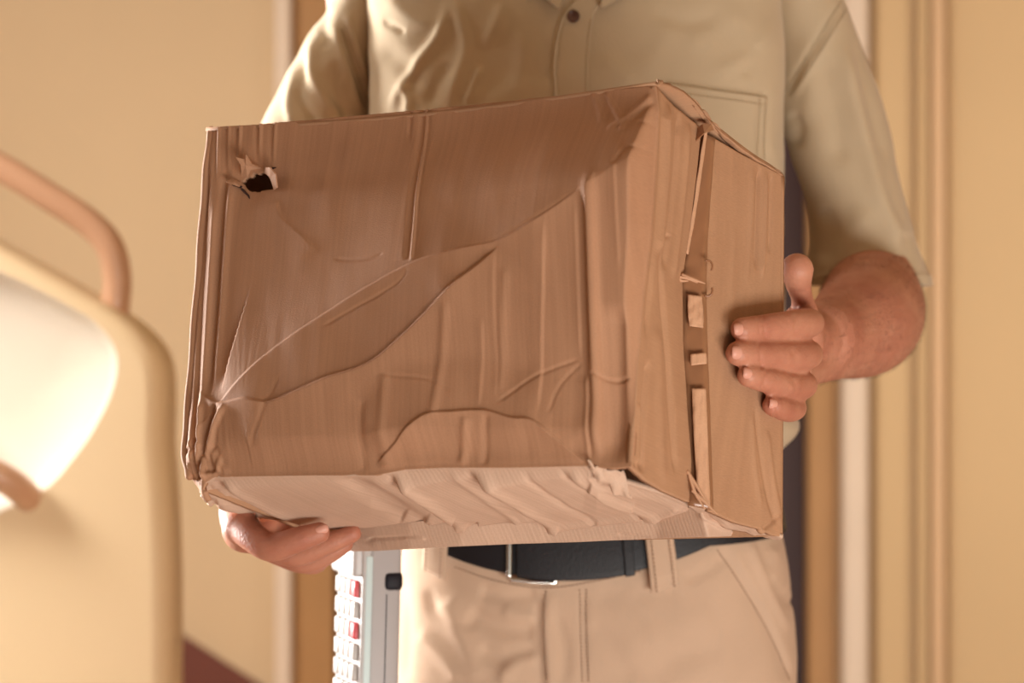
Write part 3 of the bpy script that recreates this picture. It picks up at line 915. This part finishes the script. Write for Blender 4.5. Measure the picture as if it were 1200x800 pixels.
arm_l = stube([P(298, 580, 2.03), P(312, 500, 2.10), P(320, 400, 2.18), P(330, 330, 2.235), P(360, 200, 2.27), P(405, 90, 2.285), P(458, -60, 2.29)],
              [.030, .038, .045, .044, .038, .034, .028], 60, 28)
VL, NL, FL = remesh(hand_l + [arm_l], 0.0017, 3)

# torso core, neck, head, legs (under the clothes or above the frame)
cx, cy = 0.062, 0.27
core = [stube([(cx, cy, 0.9), (cx, cy, 1.1), (cx, cy, 1.3), (cx, cy, 1.48), (cx, cy, 1.56)], [.09, .09, .09, .085, .06], 20, 24),
        stube([(cx, cy + .01, 1.50), (cx, cy, 1.60), (cx, cy - .01, 1.70)], [.062, .058, .058], 16, 24),
        stube([(cx, cy + .015, 1.78), (cx, cy + .01, 1.80), (cx, cy + 0.005, 1.83)], [.085, .09, .085], 14, 28),
        stube([(cx, cy - .02, 1.69), (cx, cy - .03, 1.72), (cx, cy - .02, 1.77)], [.05, .06, .07], 14, 24),
        stube([(cx, cy - .094, 1.79), (cx, cy - .112, 1.755), (cx, cy - .100, 1.748)], [.008, .014, .012], 10, 12),
        stube([(cx - .028, cy - .072, 1.717), (cx, cy - .086, 1.719), (cx + .028, cy - .072, 1.717)], [.006, .009, .006], 10, 10)]
for s in (-1, 1):
    core += [stube([(cx + s * .088, cy + .02, 1.79), (cx + s * .094, cy + .02, 1.765), (cx + s * .088, cy + .01, 1.735)], [.012, .014, .009], 10, 12),
             stube([(cx + s * .035, cy + .0, 1.56), (cx + s * .1, cy + .02, 1.55), (cx + s * .2, cy + .03, 1.535)], [.05, .05, .045], 14, 20),
             stube([(cx + s * .09, cy, 0.92), (cx + s * .1, cy, 0.5), (cx + s * .1, cy + .02, 0.09)], [.075, .055, .038], 14, 20)]
VT, NT, FT = remesh(core, 0.006, 3)
VA, FA = merge([(VR, FR), (VL, FL), (VT, FT)])
person = mesh_obj('person', VA - PC, FA, M['skin'])
person.location = PC
OFF['person'] = PC
person['label'] = 'person in khaki short-sleeved shirt, beige trousers and black belt holding the dented box'
person['category'] = 'person'

# nails, as thin curved plates
def nail(p, ax, up, l, w, label=None):
    ax = np.asarray(ax, float); ax /= np.linalg.norm(ax)
    up = np.asarray(up, float); up -= ax * (up @ ax); up /= np.linalg.norm(up)
    sd = np.cross(ax, up)
    V = []
    for r_, hgt in ((1.0, -0.0014), (0.92, -0.0002), (0.6, 0.0005), (0.2, 0.0007)):
        for a in np.linspace(0, 2 * math.pi, 20, endpoint=False):
            ca, sa = math.cos(a), math.sin(a)
            ca = math.copysign(abs(ca) ** 0.7, ca); sa = math.copysign(abs(sa) ** 0.7, sa)
            V.append(p + ax * (l * r_ * ca) + sd * (w * r_ * sa) + up * (hgt - 0.0016 * (r_ * sa) ** 2))
    F = grid_faces(4, 20, closed=True) + [list(range(60, 80))]
    o = mesh_obj('fingernail', np.array(V), F, M['nail'], person)
    return o


bvh_r = BVHTree.FromPolygons([Vector(v) for v in VR], FR)
bvh_l = BVHTree.FromPolygons([Vector(v) for v in VL], FL)
camv = np.array([0, CAMY, CAMZ])


def hit(bvh, x, y, d0=1.0):
    r = P(x, y, 1.0) - camv; r = r / np.linalg.norm(r)
    loc, no, i, dist = bvh.ray_cast(Vector(camv), Vector(r))
    if loc is None:
        return None, None
    no = np.array(no)
    if no @ r > 0:
        no = -no
    return np.array(loc), no


for b_, x, y, tx, ty, l, w in ((bvh_r, 869, 385, 902, 383, .0062, .0048), (bvh_r, 867, 413, 898, 416, .0066, .0052), (bvh_r, 879, 437, 900, 444, .0056, .0046), (bvh_r, 908, 473, 922, 476, .0046, .0040),
                               (bvh_l, 376, 620, 350, 630, .0060, .0042)):
    p, n = hit(b_, x, y); q, _ = hit(b_, tx, ty)
    if p is not None and q is not None:
        nail(p + n * 0.0003, q - p, n, l, w)

# fine dark hairs on the forearm
hv, hf = [], []
VRn = np.asarray(VR)
pxa, pya = proj(VRn)
idx = np.where((pxa > 962) & (pya > 300) & (VRn[:, 1] > -0.06))[0]
for i in rng.choice(idx, min(4200, len(idx)), replace=False):
    p, n = VRn[i], NR[i]
    t = np.array([-0.55, -0.45, -0.5]) + rng.normal(0, 0.35, 3); t -= n * (t @ n); t /= np.linalg.norm(t)
    L_ = rng.uniform(.006, .012)
    s = np.cross(n, t) * 0.00009
    k = len(hv)
    hv += [p - s, p + s, p + t * L_ * .6 + n * .0022 + s * .6, p + t * L_ * .6 + n * .0022 - s * .6, p + t * L_ + n * .0032]
    hf += [(k, k + 1, k + 2, k + 3), (k + 3, k + 2, k + 4)]
o = mesh_obj('arm_hair', np.array(hv), hf, M['hair'], person, smooth=False)
o['kind'] = 'stuff'; o['label'] = 'fine dark hair on the forearm'
# hair cap and eyes (above the frame)
t_, f_ = stube([(cx, cy + .03, 1.80), (cx, cy + .025, 1.82), (cx, cy + .02, 1.845)], [.088, .093, .086], 14, 28)
mesh_obj('hair', t_, f_, M['hair'], person)
for s in (-1, 1):
    v_, f_ = tube([(cx + s * .032, cy - .078, 1.785), (cx + s * .032, cy - .079, 1.785)], [.009, .009], 14)
    mesh_obj('eye', v_, f_, M['key_w'], person)


# ---- shirt
def loft_rings(zs, specs, nu, expo=2.6):
    """Superellipse rings: specs rows (z, cx, cy, a, b)."""
    sp = np.asarray(specs, float)
    out = []
    th = np.linspace(0, 2 * math.pi, nu, endpoint=False) - math.pi / 2
    c, s = np.cos(th), np.sin(th)
    ca = np.sign(c) * np.abs(c) ** (2 / expo); sa = np.sign(s) * np.abs(s) ** (2 / expo)
    for z in zs:
        x0, y0, a, b = (np.interp(z, sp[:, 0], sp[:, k]) for k in (1, 2, 3, 4))
        out.append(np.stack([x0 + a * ca, y0 + b * sa, np.full(nu, z)], -1))
    return np.array(out)


specs = smooth_poly([(0.94, .078, .265, .178, .110), (1.00, .074, .262, .176, .116), (1.06, .068, .258, .182, .126), (1.09, .066, .256, .184, .132), (1.118, .062, .256, .212, .138), (1.16, .06, .256, .204, .136),
                     (1.30, .060, .256, .199, .132), (1.42, .060, .258, .199, .130), (1.50, .060, .262, .199, .122), (1.55, .060, .268, .196, .110), (1.585, .060, .274, .165, .092),
                     (1.61, .061, .278, .115, .078), (1.63, .062, .278, .08, .07)], 80)
NUT, NVT = 420, 300
X = loft_rings(np.linspace(0.945, 1.625, NVT), specs, NUT, 2.9)
nrm = grid_normals(X, True)
if (nrm[150, 0] @ np.array([0, -1, 0])) < 0:
    nrm = -nrm
px, py = proj(X)
frontmask = (nrm[..., 1] < 0.25).astype(float)
h = np.zeros(px.shape)
folds = [([(452, 140), (468, 108), (490, 75), (515, 40), (528, -5)], .0050, 7), ([(478, 140), (480, 118), (474, 95)], .0040, 6), ([(522, 135), (532, 100), (545, 60), (540, 25), (528, -10)], .0042, 7),
         ([(545, 125), (556, 95), (565, 75)], .0034, 4.5), ([(565, 60), (580, 30), (592, 0)], .0026, 7), ([(600, 110), (612, 70), (608, 30)], .0022, 10), ([(446, 24), (462, 31), (476, 40)], -.0026, 3.5),
         ([(440, 60), (470, 75), (495, 110)], -.0030, 12), ([(500, 130), (512, 100), (530, 70)], -.0036, 9), ([(560, 130), (590, 110), (640, 95)], .0018, 12),
         ([(640, 100), (643, 70), (640, 40)], -.0026, 6), ([(450, -10), (480, 20), (520, 30)], .0022, 10),
         ([(745, 95), (770, 60), (790, 20)], .0018, 14), ([(800, 60), (840, 30), (880, 15)], .0020, 14), ([(830, 90), (860, 75), (885, 60), (905, 20)], .0022, 10), ([(870, 95), (880, 70), (890, 50)], -.0020, 6),
         ([(760, 10), (800, 25), (850, 20)], -.0018, 10), ([(700, 60), (720, 80), (745, 100)], .0016, 8), ([(905, 200), (900, 150), (908, 90)], .0026, 8), ([(893, 200), (888, 150), (893, 100)], -.0016, 5)]
for pl, am, w in folds:
    h += crease(px, py, pl, 'v', am, w, fade=0.25) * frontmask
h += frontmask * 0.0012 * vnoise(px / 40, py / 30, 51)
h += 0.0018 * vnoise(px / 60 + 9, py / 50, 52)
X = X + nrm * h[..., None]
torso_F = grid_faces(NVT, NUT, closed=True)
shirt = mesh_obj('shirt', X, torso_F, M['shirt'], person)
shirt['label'] = 'khaki cotton shirt'
bvh_s = BVHTree.FromPolygons([Vector(v) for v in X.reshape(-1, 3)], torso_F)


def sleeve(rows, folds, nu=150, nv=190, sgn=1):
    """rows: (px left, px right, y, depth of the axis, half depth). Rings of the sleeve from shoulder to hem."""
    R = smooth_poly(rows, nv)
    th = np.linspace(0, 2 * math.pi, nu, endpoint=False)
    Y = []
    for l_, r_, y, d, b in R:
        a = (r_ - l_) / 2 * d / FPX
        c = P((l_ + r_) / 2, y, d)
        Y.append(np.stack([c[0] + a * np.cos(th), c[1] + b * np.sin(th), np.full(nu, c[2]) + sgn * 0.12 * a * np.cos(th) * 0], -1))
    X = np.array(Y)
    n = grid_normals(X, True)
    cen = X.mean(1, keepdims=True)
    if ((X - cen) * n).sum() < 0:
        n = -n
    px, py = proj(X)
    fm = (n[..., 1] < 0.3).astype(float)
    h = 0.0012 * vnoise(px / 30, py / 40, 61) * fm
    for pl, am, w in folds:
        h += crease(px, py, pl, 'v', am, w, fade=0.2) * fm
    h[-6:-3] += 0.0012
    X = X + n * h[..., None]
    F = grid_faces(nv, nu, closed=True)
    a0, b0, c0 = (X.reshape(-1, 3)[i] for i in F[nu * 50][:3])
    if np.cross(b0 - a0, c0 - a0) @ (a0 - X[50].mean(0)) < 0:
        F = [f[::-1] for f in F]
    o = mesh_obj('sleeve', X, F, M['shirt'], shirt)
    m = o.modifiers.new('t', 'SOLIDIFY'); m.thickness = 0.0022; m.offset = -1
    return o, X, F


rows_r = [(830, 905, -105, 2.29, .045), (850, 945, -80, 2.29, .058), (870, 968, -40, 2.29, .064), (885, 986, 0, 2.29, .066), (898, 1012, 60, 2.29, .066), (908, 1033, 120, 2.285, .066), (926, 1047, 180, 2.28, .064),
          (944, 1060, 235, 2.27, .062), (950, 1074, 285, 2.265, .064), (942, 1093, 334, 2.26, .072)]
fold_r = [([(985, 40), (1000, 110), (1012, 160), (1028, 220), (1046, 265), (1070, 310)], .0060, 9), ([(962, 60), (980, 140), (985, 200)], -.0040, 14), ([(1000, 40), (1020, 120), (1040, 200)], -.0028, 8),
          ([(985, 0), (962, 40), (938, 80), (918, 115)], -.0022, 4), ([(992, 8), (970, 48), (946, 88), (926, 118)], .0022, 4), ([(950, 320), (985, 300), (1020, 240)], .0034, 14), ([(960, 240), (975, 270), (965, 310)], -.0028, 10),
          ([(1050, 320), (1062, 300), (1060, 270)], -.0040, 9), ([(925, 130), (935, 150), (930, 175)], -.0030, 8), ([(975, 330), (1010, 316), (1045, 305)], .0022, 6), ([(940, 40), (950, 90), (945, 150)], .002, 12)]
sl_r, XR, FRs = sleeve(rows_r, fold_r)
rows_l = [(455, 530, -105, 2.29, .045), (420, 510, -80, 2.29, .058), (400, 490, -40, 2.29, .064), (388, 478, 0, 2.29, .066), (359, 462, 50, 2.29, .066), (333, 450, 95, 2.285, .066), (308, 440, 143, 2.28, .066),
          (284, 425, 200, 2.27, .064), (282, 412, 260, 2.265, .064), (262, 402, 330, 2.26, .070)]
fold_l = [([(398, 30), (408, 60), (420, 90), (436, 135)], -.0036, 4), ([(390, 20), (400, 60), (412, 100), (428, 140)], .0030, 5), ([(405, 10), (418, 55), (430, 100)], .0026, 4), ([(372, 40), (365, 80), (380, 115), (400, 140)], .0050, 7),
          ([(360, 60), (350, 100), (362, 130), (380, 150)], -.0044, 7), ([(395, 70), (390, 100), (405, 130), (415, 150)], -.0046, 7), ([(350, 80), (338, 120), (345, 150)], .0036, 6), ([(385, 5), (378, 30), (384, 60)], -.0030, 6)]
sl_l, XL, FLs = sleeve(rows_l, fold_l)
bvh_sr = BVHTree.FromPolygons([Vector(v) for v in XR.reshape(-1, 3)], FRs)
bvh_sl = BVHTree.FromPolygons([Vector(v) for v in XL.reshape(-1, 3)], FLs)


def drape(name, left, right, bvh, off, mat, parent, n=60, m=10, thick=0.0015, label=None, edge=0.0):
    """Cloth strip between two pixel lines, laid on a surface."""
    L = smooth_poly(left, n); R = smooth_poly(right, n)
    V = []; last = None
    for k in range(n):
        for u in np.linspace(0, 1, m):
            x, y = (1 - u) * L[k] + u * R[k]
            p, no = hit(bvh, x, y)
            if p is None:
                p, no = (last if last is not None else (P(x, y, 2.13), np.array([0, -1., 0])))
            last = (p, no)
            V.append(p + no * (off + (edge if u in (0, 1) else 0)))
    V = np.array(V)
    F = grid_faces(n, m)
    a, b, c = V[F[m][0]], V[F[m][1]], V[F[m][2]]
    if np.cross(b - a, c - a)[1] > 0:
        F = [f[::-1] for f in F]
    o = mesh_obj(name, V, F, mat, parent)
    md = o.modifiers.new('t', 'SOLIDIFY'); md.thickness = thick; md.offset = -1
    if label:
        o['label'] = label
    return o


def stitches(poly, bvh, mat, parent, gap=4.2, r=0.0005, off=0.0006, dash=0.6, out=None):
    q = smooth_poly(poly, 60)
    L = np.r_[0, np.cumsum(np.linalg.norm(np.diff(q, axis=0), axis=1))]
    s = 0.0
    while s + gap < L[-1]:
        a = [np.interp(s, L, q[:, k]) for k in (0, 1)]; b = [np.interp(s + gap * dash, L, q[:, k]) for k in (0, 1)]
        p, n1 = hit(bvh, *a); p2, n2 = hit(bvh, *b)
        s += gap
        if p is None or p2 is None or np.linalg.norm(p - p2) > 0.02:
            continue
        out.append(tube([p + n1 * off, (p + p2) / 2 + (n1 + n2) / 2 * (off + .0002), p2 + n2 * off], [r] * 3, 5, caps=False))


# placket, pocket, collar, button, seam threads
pl_l = [(644, 610), (645, 500), (647, 350), (649, 220), (650, 112), (650, 80), (652, 50), (658, 25), (668, 10), (680, -6), (692, -40)]
pl_r = [(684, 610), (685, 500), (687, 350), (689, 220), (690, 112), (690, 80), (692, 50), (696, 22), (702, 8), (712, -6), (724, -40)]
placket = drape('placket', pl_l, pl_r, bvh_s, 0.004, M['shirt'], shirt, 160, 12, 0.004)
bv_pl = BVHTree.FromObject(placket, bpy.context.evaluated_depsgraph_get()) if False else None
pc_l = [(782, 98), (783, 150), (786, 235)]
pc_r = [(898, 114), (896, 160), (892, 240)]
drape('pocket', pc_l, pc_r, bvh_s, 0.0022, M['shirt'], shirt, 40, 40, 0.0022)
drape('collar', [(690, -46), (668, -22), (662, -2), (656, 13)], [(640, -60), (622, -34), (630, -8), (653, 14)], bvh_s, 0.010, M['shirt'], shirt, 30, 8, 0.003)
drape('collar', [(700, -46), (706, -24), (706, -4), (704, 12)], [(752, -60), (752, -34), (736, -8), (707, 13)], bvh_s, 0.010, M['shirt'], shirt, 30, 8, 0.003)
bp_, bn = hit(bvh_s, 672, 21)
bp_ = bp_ + bn * 0.0045
ax_u = np.cross(bn, [0, 0, 1.0]); ax_u /= np.linalg.norm(ax_u); ax_v = np.cross(bn, ax_u)
Vb = []
for r_, hh in ((.0058, 0), (.0060, .0012), (.0054, .0022), (.0042, .0022), (.0038, .0014), (.0008, .0014)):
    for a in np.linspace(0, 2 * math.pi, 28, endpoint=False):
        Vb.append(bp_ + ax_u * r_ * math.cos(a) + ax_v * r_ * math.sin(a) + bn * hh)
button = mesh_obj('button', np.array(Vb), grid_faces(6, 28, closed=True) + [list(range(140, 168))], M['button'], shirt)
button['label'] = 'dark brown button'
st = []
for pl, bv in (([(985, 2), (960, 42), (936, 82), (917, 112)], bvh_sr), ([(992, 10), (968, 50), (943, 90), (924, 118)], bvh_sr), ([(400, 34), (411, 66), (424, 100), (434, 132)], bvh_sl), ([(404, 30), (416, 66), (429, 100), (438, 130)], bvh_sl),
               ([(687, 110), (687, 80), (689, 50), (693, 22)], bvh_s), ([(654, 110), (654, 80), (656, 50), (662, 27)], bvh_s), ([(783, 99), (820, 103), (860, 108), (897, 113)], bvh_s), ([(784, 110), (820, 114), (860, 119), (895, 124)], bvh_s),
               ([(895, 116), (893, 160), (890, 230)], bvh_s), ([(886, 116), (884, 160), (881, 230)], bvh_s), ([(945, 331), (985, 318), (1035, 307), (1075, 322)], bvh_sr)):
    stitches(pl, bv, None, None, 4.6, 0.00035, 0.0046 if bv is bvh_s else 0.0006, out=st)
o = mesh_obj('stitching', *merge(st), M['thread'], shirt); o['kind'] = 'stuff'; o['label'] = 'brown stitching along the seams'

# ---- trousers
wz = [(0.80, .079, .265, .193, .128), (0.86, .079, .263, .194, .127), (0.90, .079, .261, .194, .126), (0.94, .078, .260, .191, .124), (0.98, .076, .258, .185, .122), (1.03, .073, .257, .176, .120)]


def dip(x):
    return 1.5 * np.minimum(np.abs(x - 0.045), 0.135) ** 2


def ring_pts(z, n=96, tilt=True):
    X = loft_rings([z], wz, n, 2.5)[0]
    if tilt:
        X[:, 2] += (0.10 * (X[:, 1] - 0.257) + dip(X[:, 0])) * float(np.clip((z - 0.90) / 0.08, 0, 1))
    return X


hips = np.array([ring_pts(z) for z in np.linspace(0.83, 1.012, 14)])
Vh = hips.reshape(-1, 3)
Fh = grid_faces(14, 96, closed=True) + [list(range(96))[::-1], list(range(13 * 96, 14 * 96))]
legs = []
for s in (-1, 1):
    legs.append(stube([(.079 + s * .098, .262, .90), (.079 + s * .100, .262, .80), (.079 + s * .102, .262, .5), (.079 + s * .104, .27, .10)], [.092, .100, .088, .078], 24, 32))
VTr, NTr, FTr = remesh([(Vh, Fh)] + legs, 0.0042, 5)
px, py = proj(VTr)
fm = (NTr[:, 1] < 0.2).astype(float)
h = np.zeros(len(VTr))
for pl, kind, am, w, l in (([(846, 636), (868, 668), (896, 715), (915, 755), (932, 800)], 's', -.0050, 2.5, 22), ([(876, 632), (900, 690), (925, 740)], 'v', .0030, 5, 0),
                           ([(636, 690), (634, 730), (636, 770), (640, 830)], 's', -.0045, 2.5, 18), ([(645, 690), (642, 740), (648, 830)], 'v', .0030, 6, 0), ([(683, 690), (684, 740), (686, 820)], 'v', -.0026, 2.5, 0),
                           ([(560, 692), (590, 700), (630, 696)], 'v', -.0040, 7, 0), ([(548, 715), (580, 735), (628, 742)], 'v', -.0045, 10, 0), ([(560, 760), (590, 772), (632, 758)], 'v', -.0040, 9, 0), ([(520, 700), (540, 740), (560, 800)], 'v', .0040, 14, 0),
                           ([(585, 800), (605, 775), (632, 770)], 'v', .0044, 8, 0), ([(470, 670), (478, 730), (474, 800)], 'v', -.0020, 8, 0), ([(650, 720), (662, 760), (660, 800)], 'v', -.0026, 6, 0),
                           ([(700, 690), (740, 700), (800, 690)], 'v', -.0018, 12, 0), ([(720, 780), (770, 740), (840, 720)], 'v', .0020, 18, 0), ([(760, 800), (800, 770), (850, 760)], 'v', -.0020, 14, 0), ([(905, 640), (910, 660), (902, 680)], 'v', .0026, 7, 0),
                           ([(918, 690), (924, 705), (930, 700)], 'v', -.0030, 6, 0), ([(590, 712), (600, 722), (628, 722)], 'v', .0030, 6, 0), ([(850, 650), (830, 668), (800, 680)], 'v', -.0022, 6, 0), ([(730, 690), (760, 720), (770, 760)], 'v', .0016, 10, 0), ([(690, 730), (720, 760), (740, 800)], 'v', -.0018, 10, 0), ([(500, 690), (515, 720), (560, 735)], 'v', -.0026, 7, 0), ([(490, 740), (520, 770), (540, 800)], 'v', .003, 9, 0)):
    h += crease(px, py, pl, kind, am, w, max(l, 1), fade=0.12) * fm
h += fm * 0.0010 * vnoise(px / 35, py / 35, 71)
trousers = mesh_obj('trousers', VTr + NTr * h[:, None], FTr, M['trouser'], person)
trousers['label'] = 'beige cotton trousers'
bvh_t = BVHTree.FromPolygons([Vector(v) for v in (VTr + NTr * h[:, None])], FTr)


def band(z0, z1, off, n, a0, a1, tilt=True, thick=0.003, m=8):
    """Piece of a waist band between two ring angles (0 = front centre)."""
    th = np.linspace(a0, a1, n) - math.pi / 2
    V = []
    for z in np.linspace(z0, z1, m):
        sp = np.asarray(wz)
        x0, y0, a, b = (np.interp(z, sp[:, 0], sp[:, k]) for k in (1, 2, 3, 4))
        c, s = np.cos(th), np.sin(th)
        e = 2 / 2.5
        ca = np.sign(c) * np.abs(c) ** e; sa = np.sign(s) * np.abs(s) ** e
        bul = off + 0.0008 * math.sin(math.pi * (z - z0) / (z1 - z0))
        x, y = x0 + (a + bul) * ca, y0 + (b + bul) * sa
        V.append(np.stack([x, y, z + 0.10 * (y - 0.257) + dip(x)], -1))
    return np.array(V)


def band_obj(name, z0, z1, off, a0, a1, mat, parent, n=120, thick=0.0035):
    X = band(z0, z1, off, n, a0, a1)
    F = grid_faces(X.shape[0], n)
    a, b, c = (X.reshape(-1, 3)[i] for i in F[n // 2][:3])
    o = mesh_obj(name, X, F, mat, parent)
    m = o.modifiers.new('t', 'SOLIDIFY'); m.thickness = thick; m.offset = 0
    mb = o.modifiers.new('b', 'BEVEL'); mb.width = 0.0008; mb.segments = 2
    return o


def px_angle(x):
    """Ring angle whose belt point projects to a pixel column."""
    aa = np.linspace(-1.5, 1.5, 1201)
    X = band(1.0, 1.001, 0.006, 1201, -1.5, 1.5, m=2)[0]
    return float(np.interp(x, proj(X)[0], aa))


BZ0, BZ1 = 0.997, 1.035
belt = band_obj('belt', BZ0, BZ1, 0.004, -math.pi, math.pi, M['belt'], person, 300)
belt['label'] = 'black leather belt'
band_obj('belt_end', BZ0 - .001, BZ1 + .001, 0.0088, px_angle(607), px_angle(742), M['belt'], belt, 80)
band_obj('belt_keeper', BZ0 - .002, BZ1 + .002, 0.0118, px_angle(731), px_angle(742), M['belt'], belt, 12)
bk = [[band(z, z + 0.001, o_, 2, px_angle(x_), px_angle(x_) + .01, m=2)[0][0] for x_, o_ in ((599, .0105), (622, .0075), (650, .005))] for z in (BZ0 - .004, BZ1 + .003)]
loop = [bk[0][0], bk[1][0], bk[1][1], bk[1][2], bk[0][2], bk[0][1], bk[0][0]]
lp = []
for a_, b_2 in zip(loop[:-1], loop[1:]):
    for t in np.linspace(0, 1, 10, endpoint=False):
        lp.append(a_ + (b_2 - a_) * t)
lp = np.array(lp)
Vk, Fk = tube(np.vstack([lp, lp[:1]]), [0.0026] * (len(lp) + 1), 10, caps=False)
buckle = mesh_obj('buckle', Vk, Fk, M['metal'], belt); buckle['label'] = 'silver belt buckle frame'
for x0, x1 in ((502, 527), (758, 789)):
    X_ = band(BZ0 - .022, BZ1 + .012, 0.0108, 12, px_angle(x0), px_angle(x1), m=20)
    X_[:3] += np.array([0, 0.002, 0])
    X_ += (X_.mean((0, 1)) - [0.076, 0.258, 1.0])[None, None] * np.array([0.0, 0.02, 0.0])
    o = mesh_obj('belt_loop', X_, grid_faces(20, 12), M['trouser'], trousers)
    o.modifiers.new('t', 'SOLIDIFY').thickness = 0.004
    sts = []
    for c_ in (2, 9):
        for r_ in range(0, 19):
            a_, b_2 = X_[r_, c_], X_[r_ + 1, c_]
            sts.append(tube([a_ + [0, -.0024, 0], a_ * .4 + b_2 * .6 + [0, -.0024, 0]], [.0005, .0005], 5, caps=False))
    so = mesh_obj('loop_stitching', *merge(sts), M['trouser_thread'], trousers); so['kind'] = 'stuff'
for x0, x1 in ((905, 915),):
    pass
st = []
for pl in ([(533, 664), (570, 677), (610, 686), (650, 688), (700, 680), (756, 668)], [(840, 644), (862, 676), (890, 722), (909, 760), (926, 800)], [(640, 692), (638, 730), (641, 800)], [(679, 690), (680, 740), (682, 800)], [(687, 690), (688, 740), (690, 800)]):
    stitches(pl, bvh_t, None, None, 4.4, 0.00045, 0.0005, out=st)
o = mesh_obj('stitching', *merge(st), M['trouser_thread'], trousers); o['kind'] = 'stuff'; o['label'] = 'brown seam stitching'
for s in (-1, 1):
    x = .079 + s * .104
    V_, F_ = stube([(x, .32, .045), (x, .26, .05), (x + s * .01, .16, .042), (x + s * .015, .09, .038)], [.036, .042, .042, .034], 24, 20)
    V_[:, 2] = np.maximum(V_[:, 2], 0.004)
    mesh_obj('shoe', V_, F_, M['shoe'], person)

# ------------------------------------------------------------ handheld terminal at the hip
DEVB = P(431, 900, 2.09)
dev = thing('handheld_terminal', 'grey and white handheld keypad terminal with red keys hanging beside the trousers', 'device', tuple(DEVB))
yaw = math.radians(20)
lean = math.radians(1.6)
Rd = np.array(Matrix.Rotation(yaw, 3, 'Z') @ Matrix.Rotation(0, 3, 'X') @ Matrix.Rotation(lean, 3, 'Y'))
# local axes: x = along thickness (towards the hip), y = across the keypad (away from the camera), z = up; keypad faces -x
DO = P(429, 800, 2.075)


def dv(V):
    return np.asarray(V) @ Rd.T + DO


def dbox(name, x0, x1, y0, y1, z0, z1, mat, bev=0.002, parent=dev, label=None):
    V_, F_ = box_mesh((x0 + x1) / 2, (y0 + y1) / 2, (z0 + z1) / 2, x1 - x0, y1 - y0, z1 - z0, bev)
    o = mesh_obj(name, dv(V_), F_, mat, parent)
    o.data.polygons.foreach_set('use_smooth', [True] * len(o.data.polygons))
    if label:
        o['label'] = label
    return o


shell = dbox('body', 0.0, 0.031, 0.0, 0.078, -0.085, 0.155, M['dev_grey'], 0.005)
dbox('front_cover', -0.006, 0.002, -0.001, 0.079, -0.087, 0.150, M['dev_white'], 0.002, label='white front cover')
dbox('trim_line', -0.003, 0.003, -0.0016, 0.0004, -0.085, 0.112, M['dev_teal'], 0.0006, label='pale edge trim')
dbox('screen_housing', -0.014, 0.004, 0.002, 0.076, 0.093, 0.152, M['dev_white'], 0.004)
dbox('seam', 0.0165, 0.0172, -0.0006, 0.01, -0.085, 0.078, M['dev_black'], 0.0)
dbox('latch', 0.013, 0.0325, -0.002, 0.02, 0.080, 0.099, M['dev_black'], 0.006, label='black rubber latch')
for r_ in range(8):
    for c_ in range(4):
        z = 0.082 - r_ * 0.0185
        y = 0.0065 + c_ * 0.0165
        red = (c_ == 0 and r_ in (0, 2, 5))
        dbox('key', -0.011, -0.004, y, y + 0.0135, z - 0.0075, z + 0.0075, M['key_r'] if red else M['key_w'], 0.002, label='red key' if red else None)
dbox('keypad_plate', -0.0065, -0.005, 0.003, 0.076, -0.075, 0.09, M['dev_grey'], 0.0005)
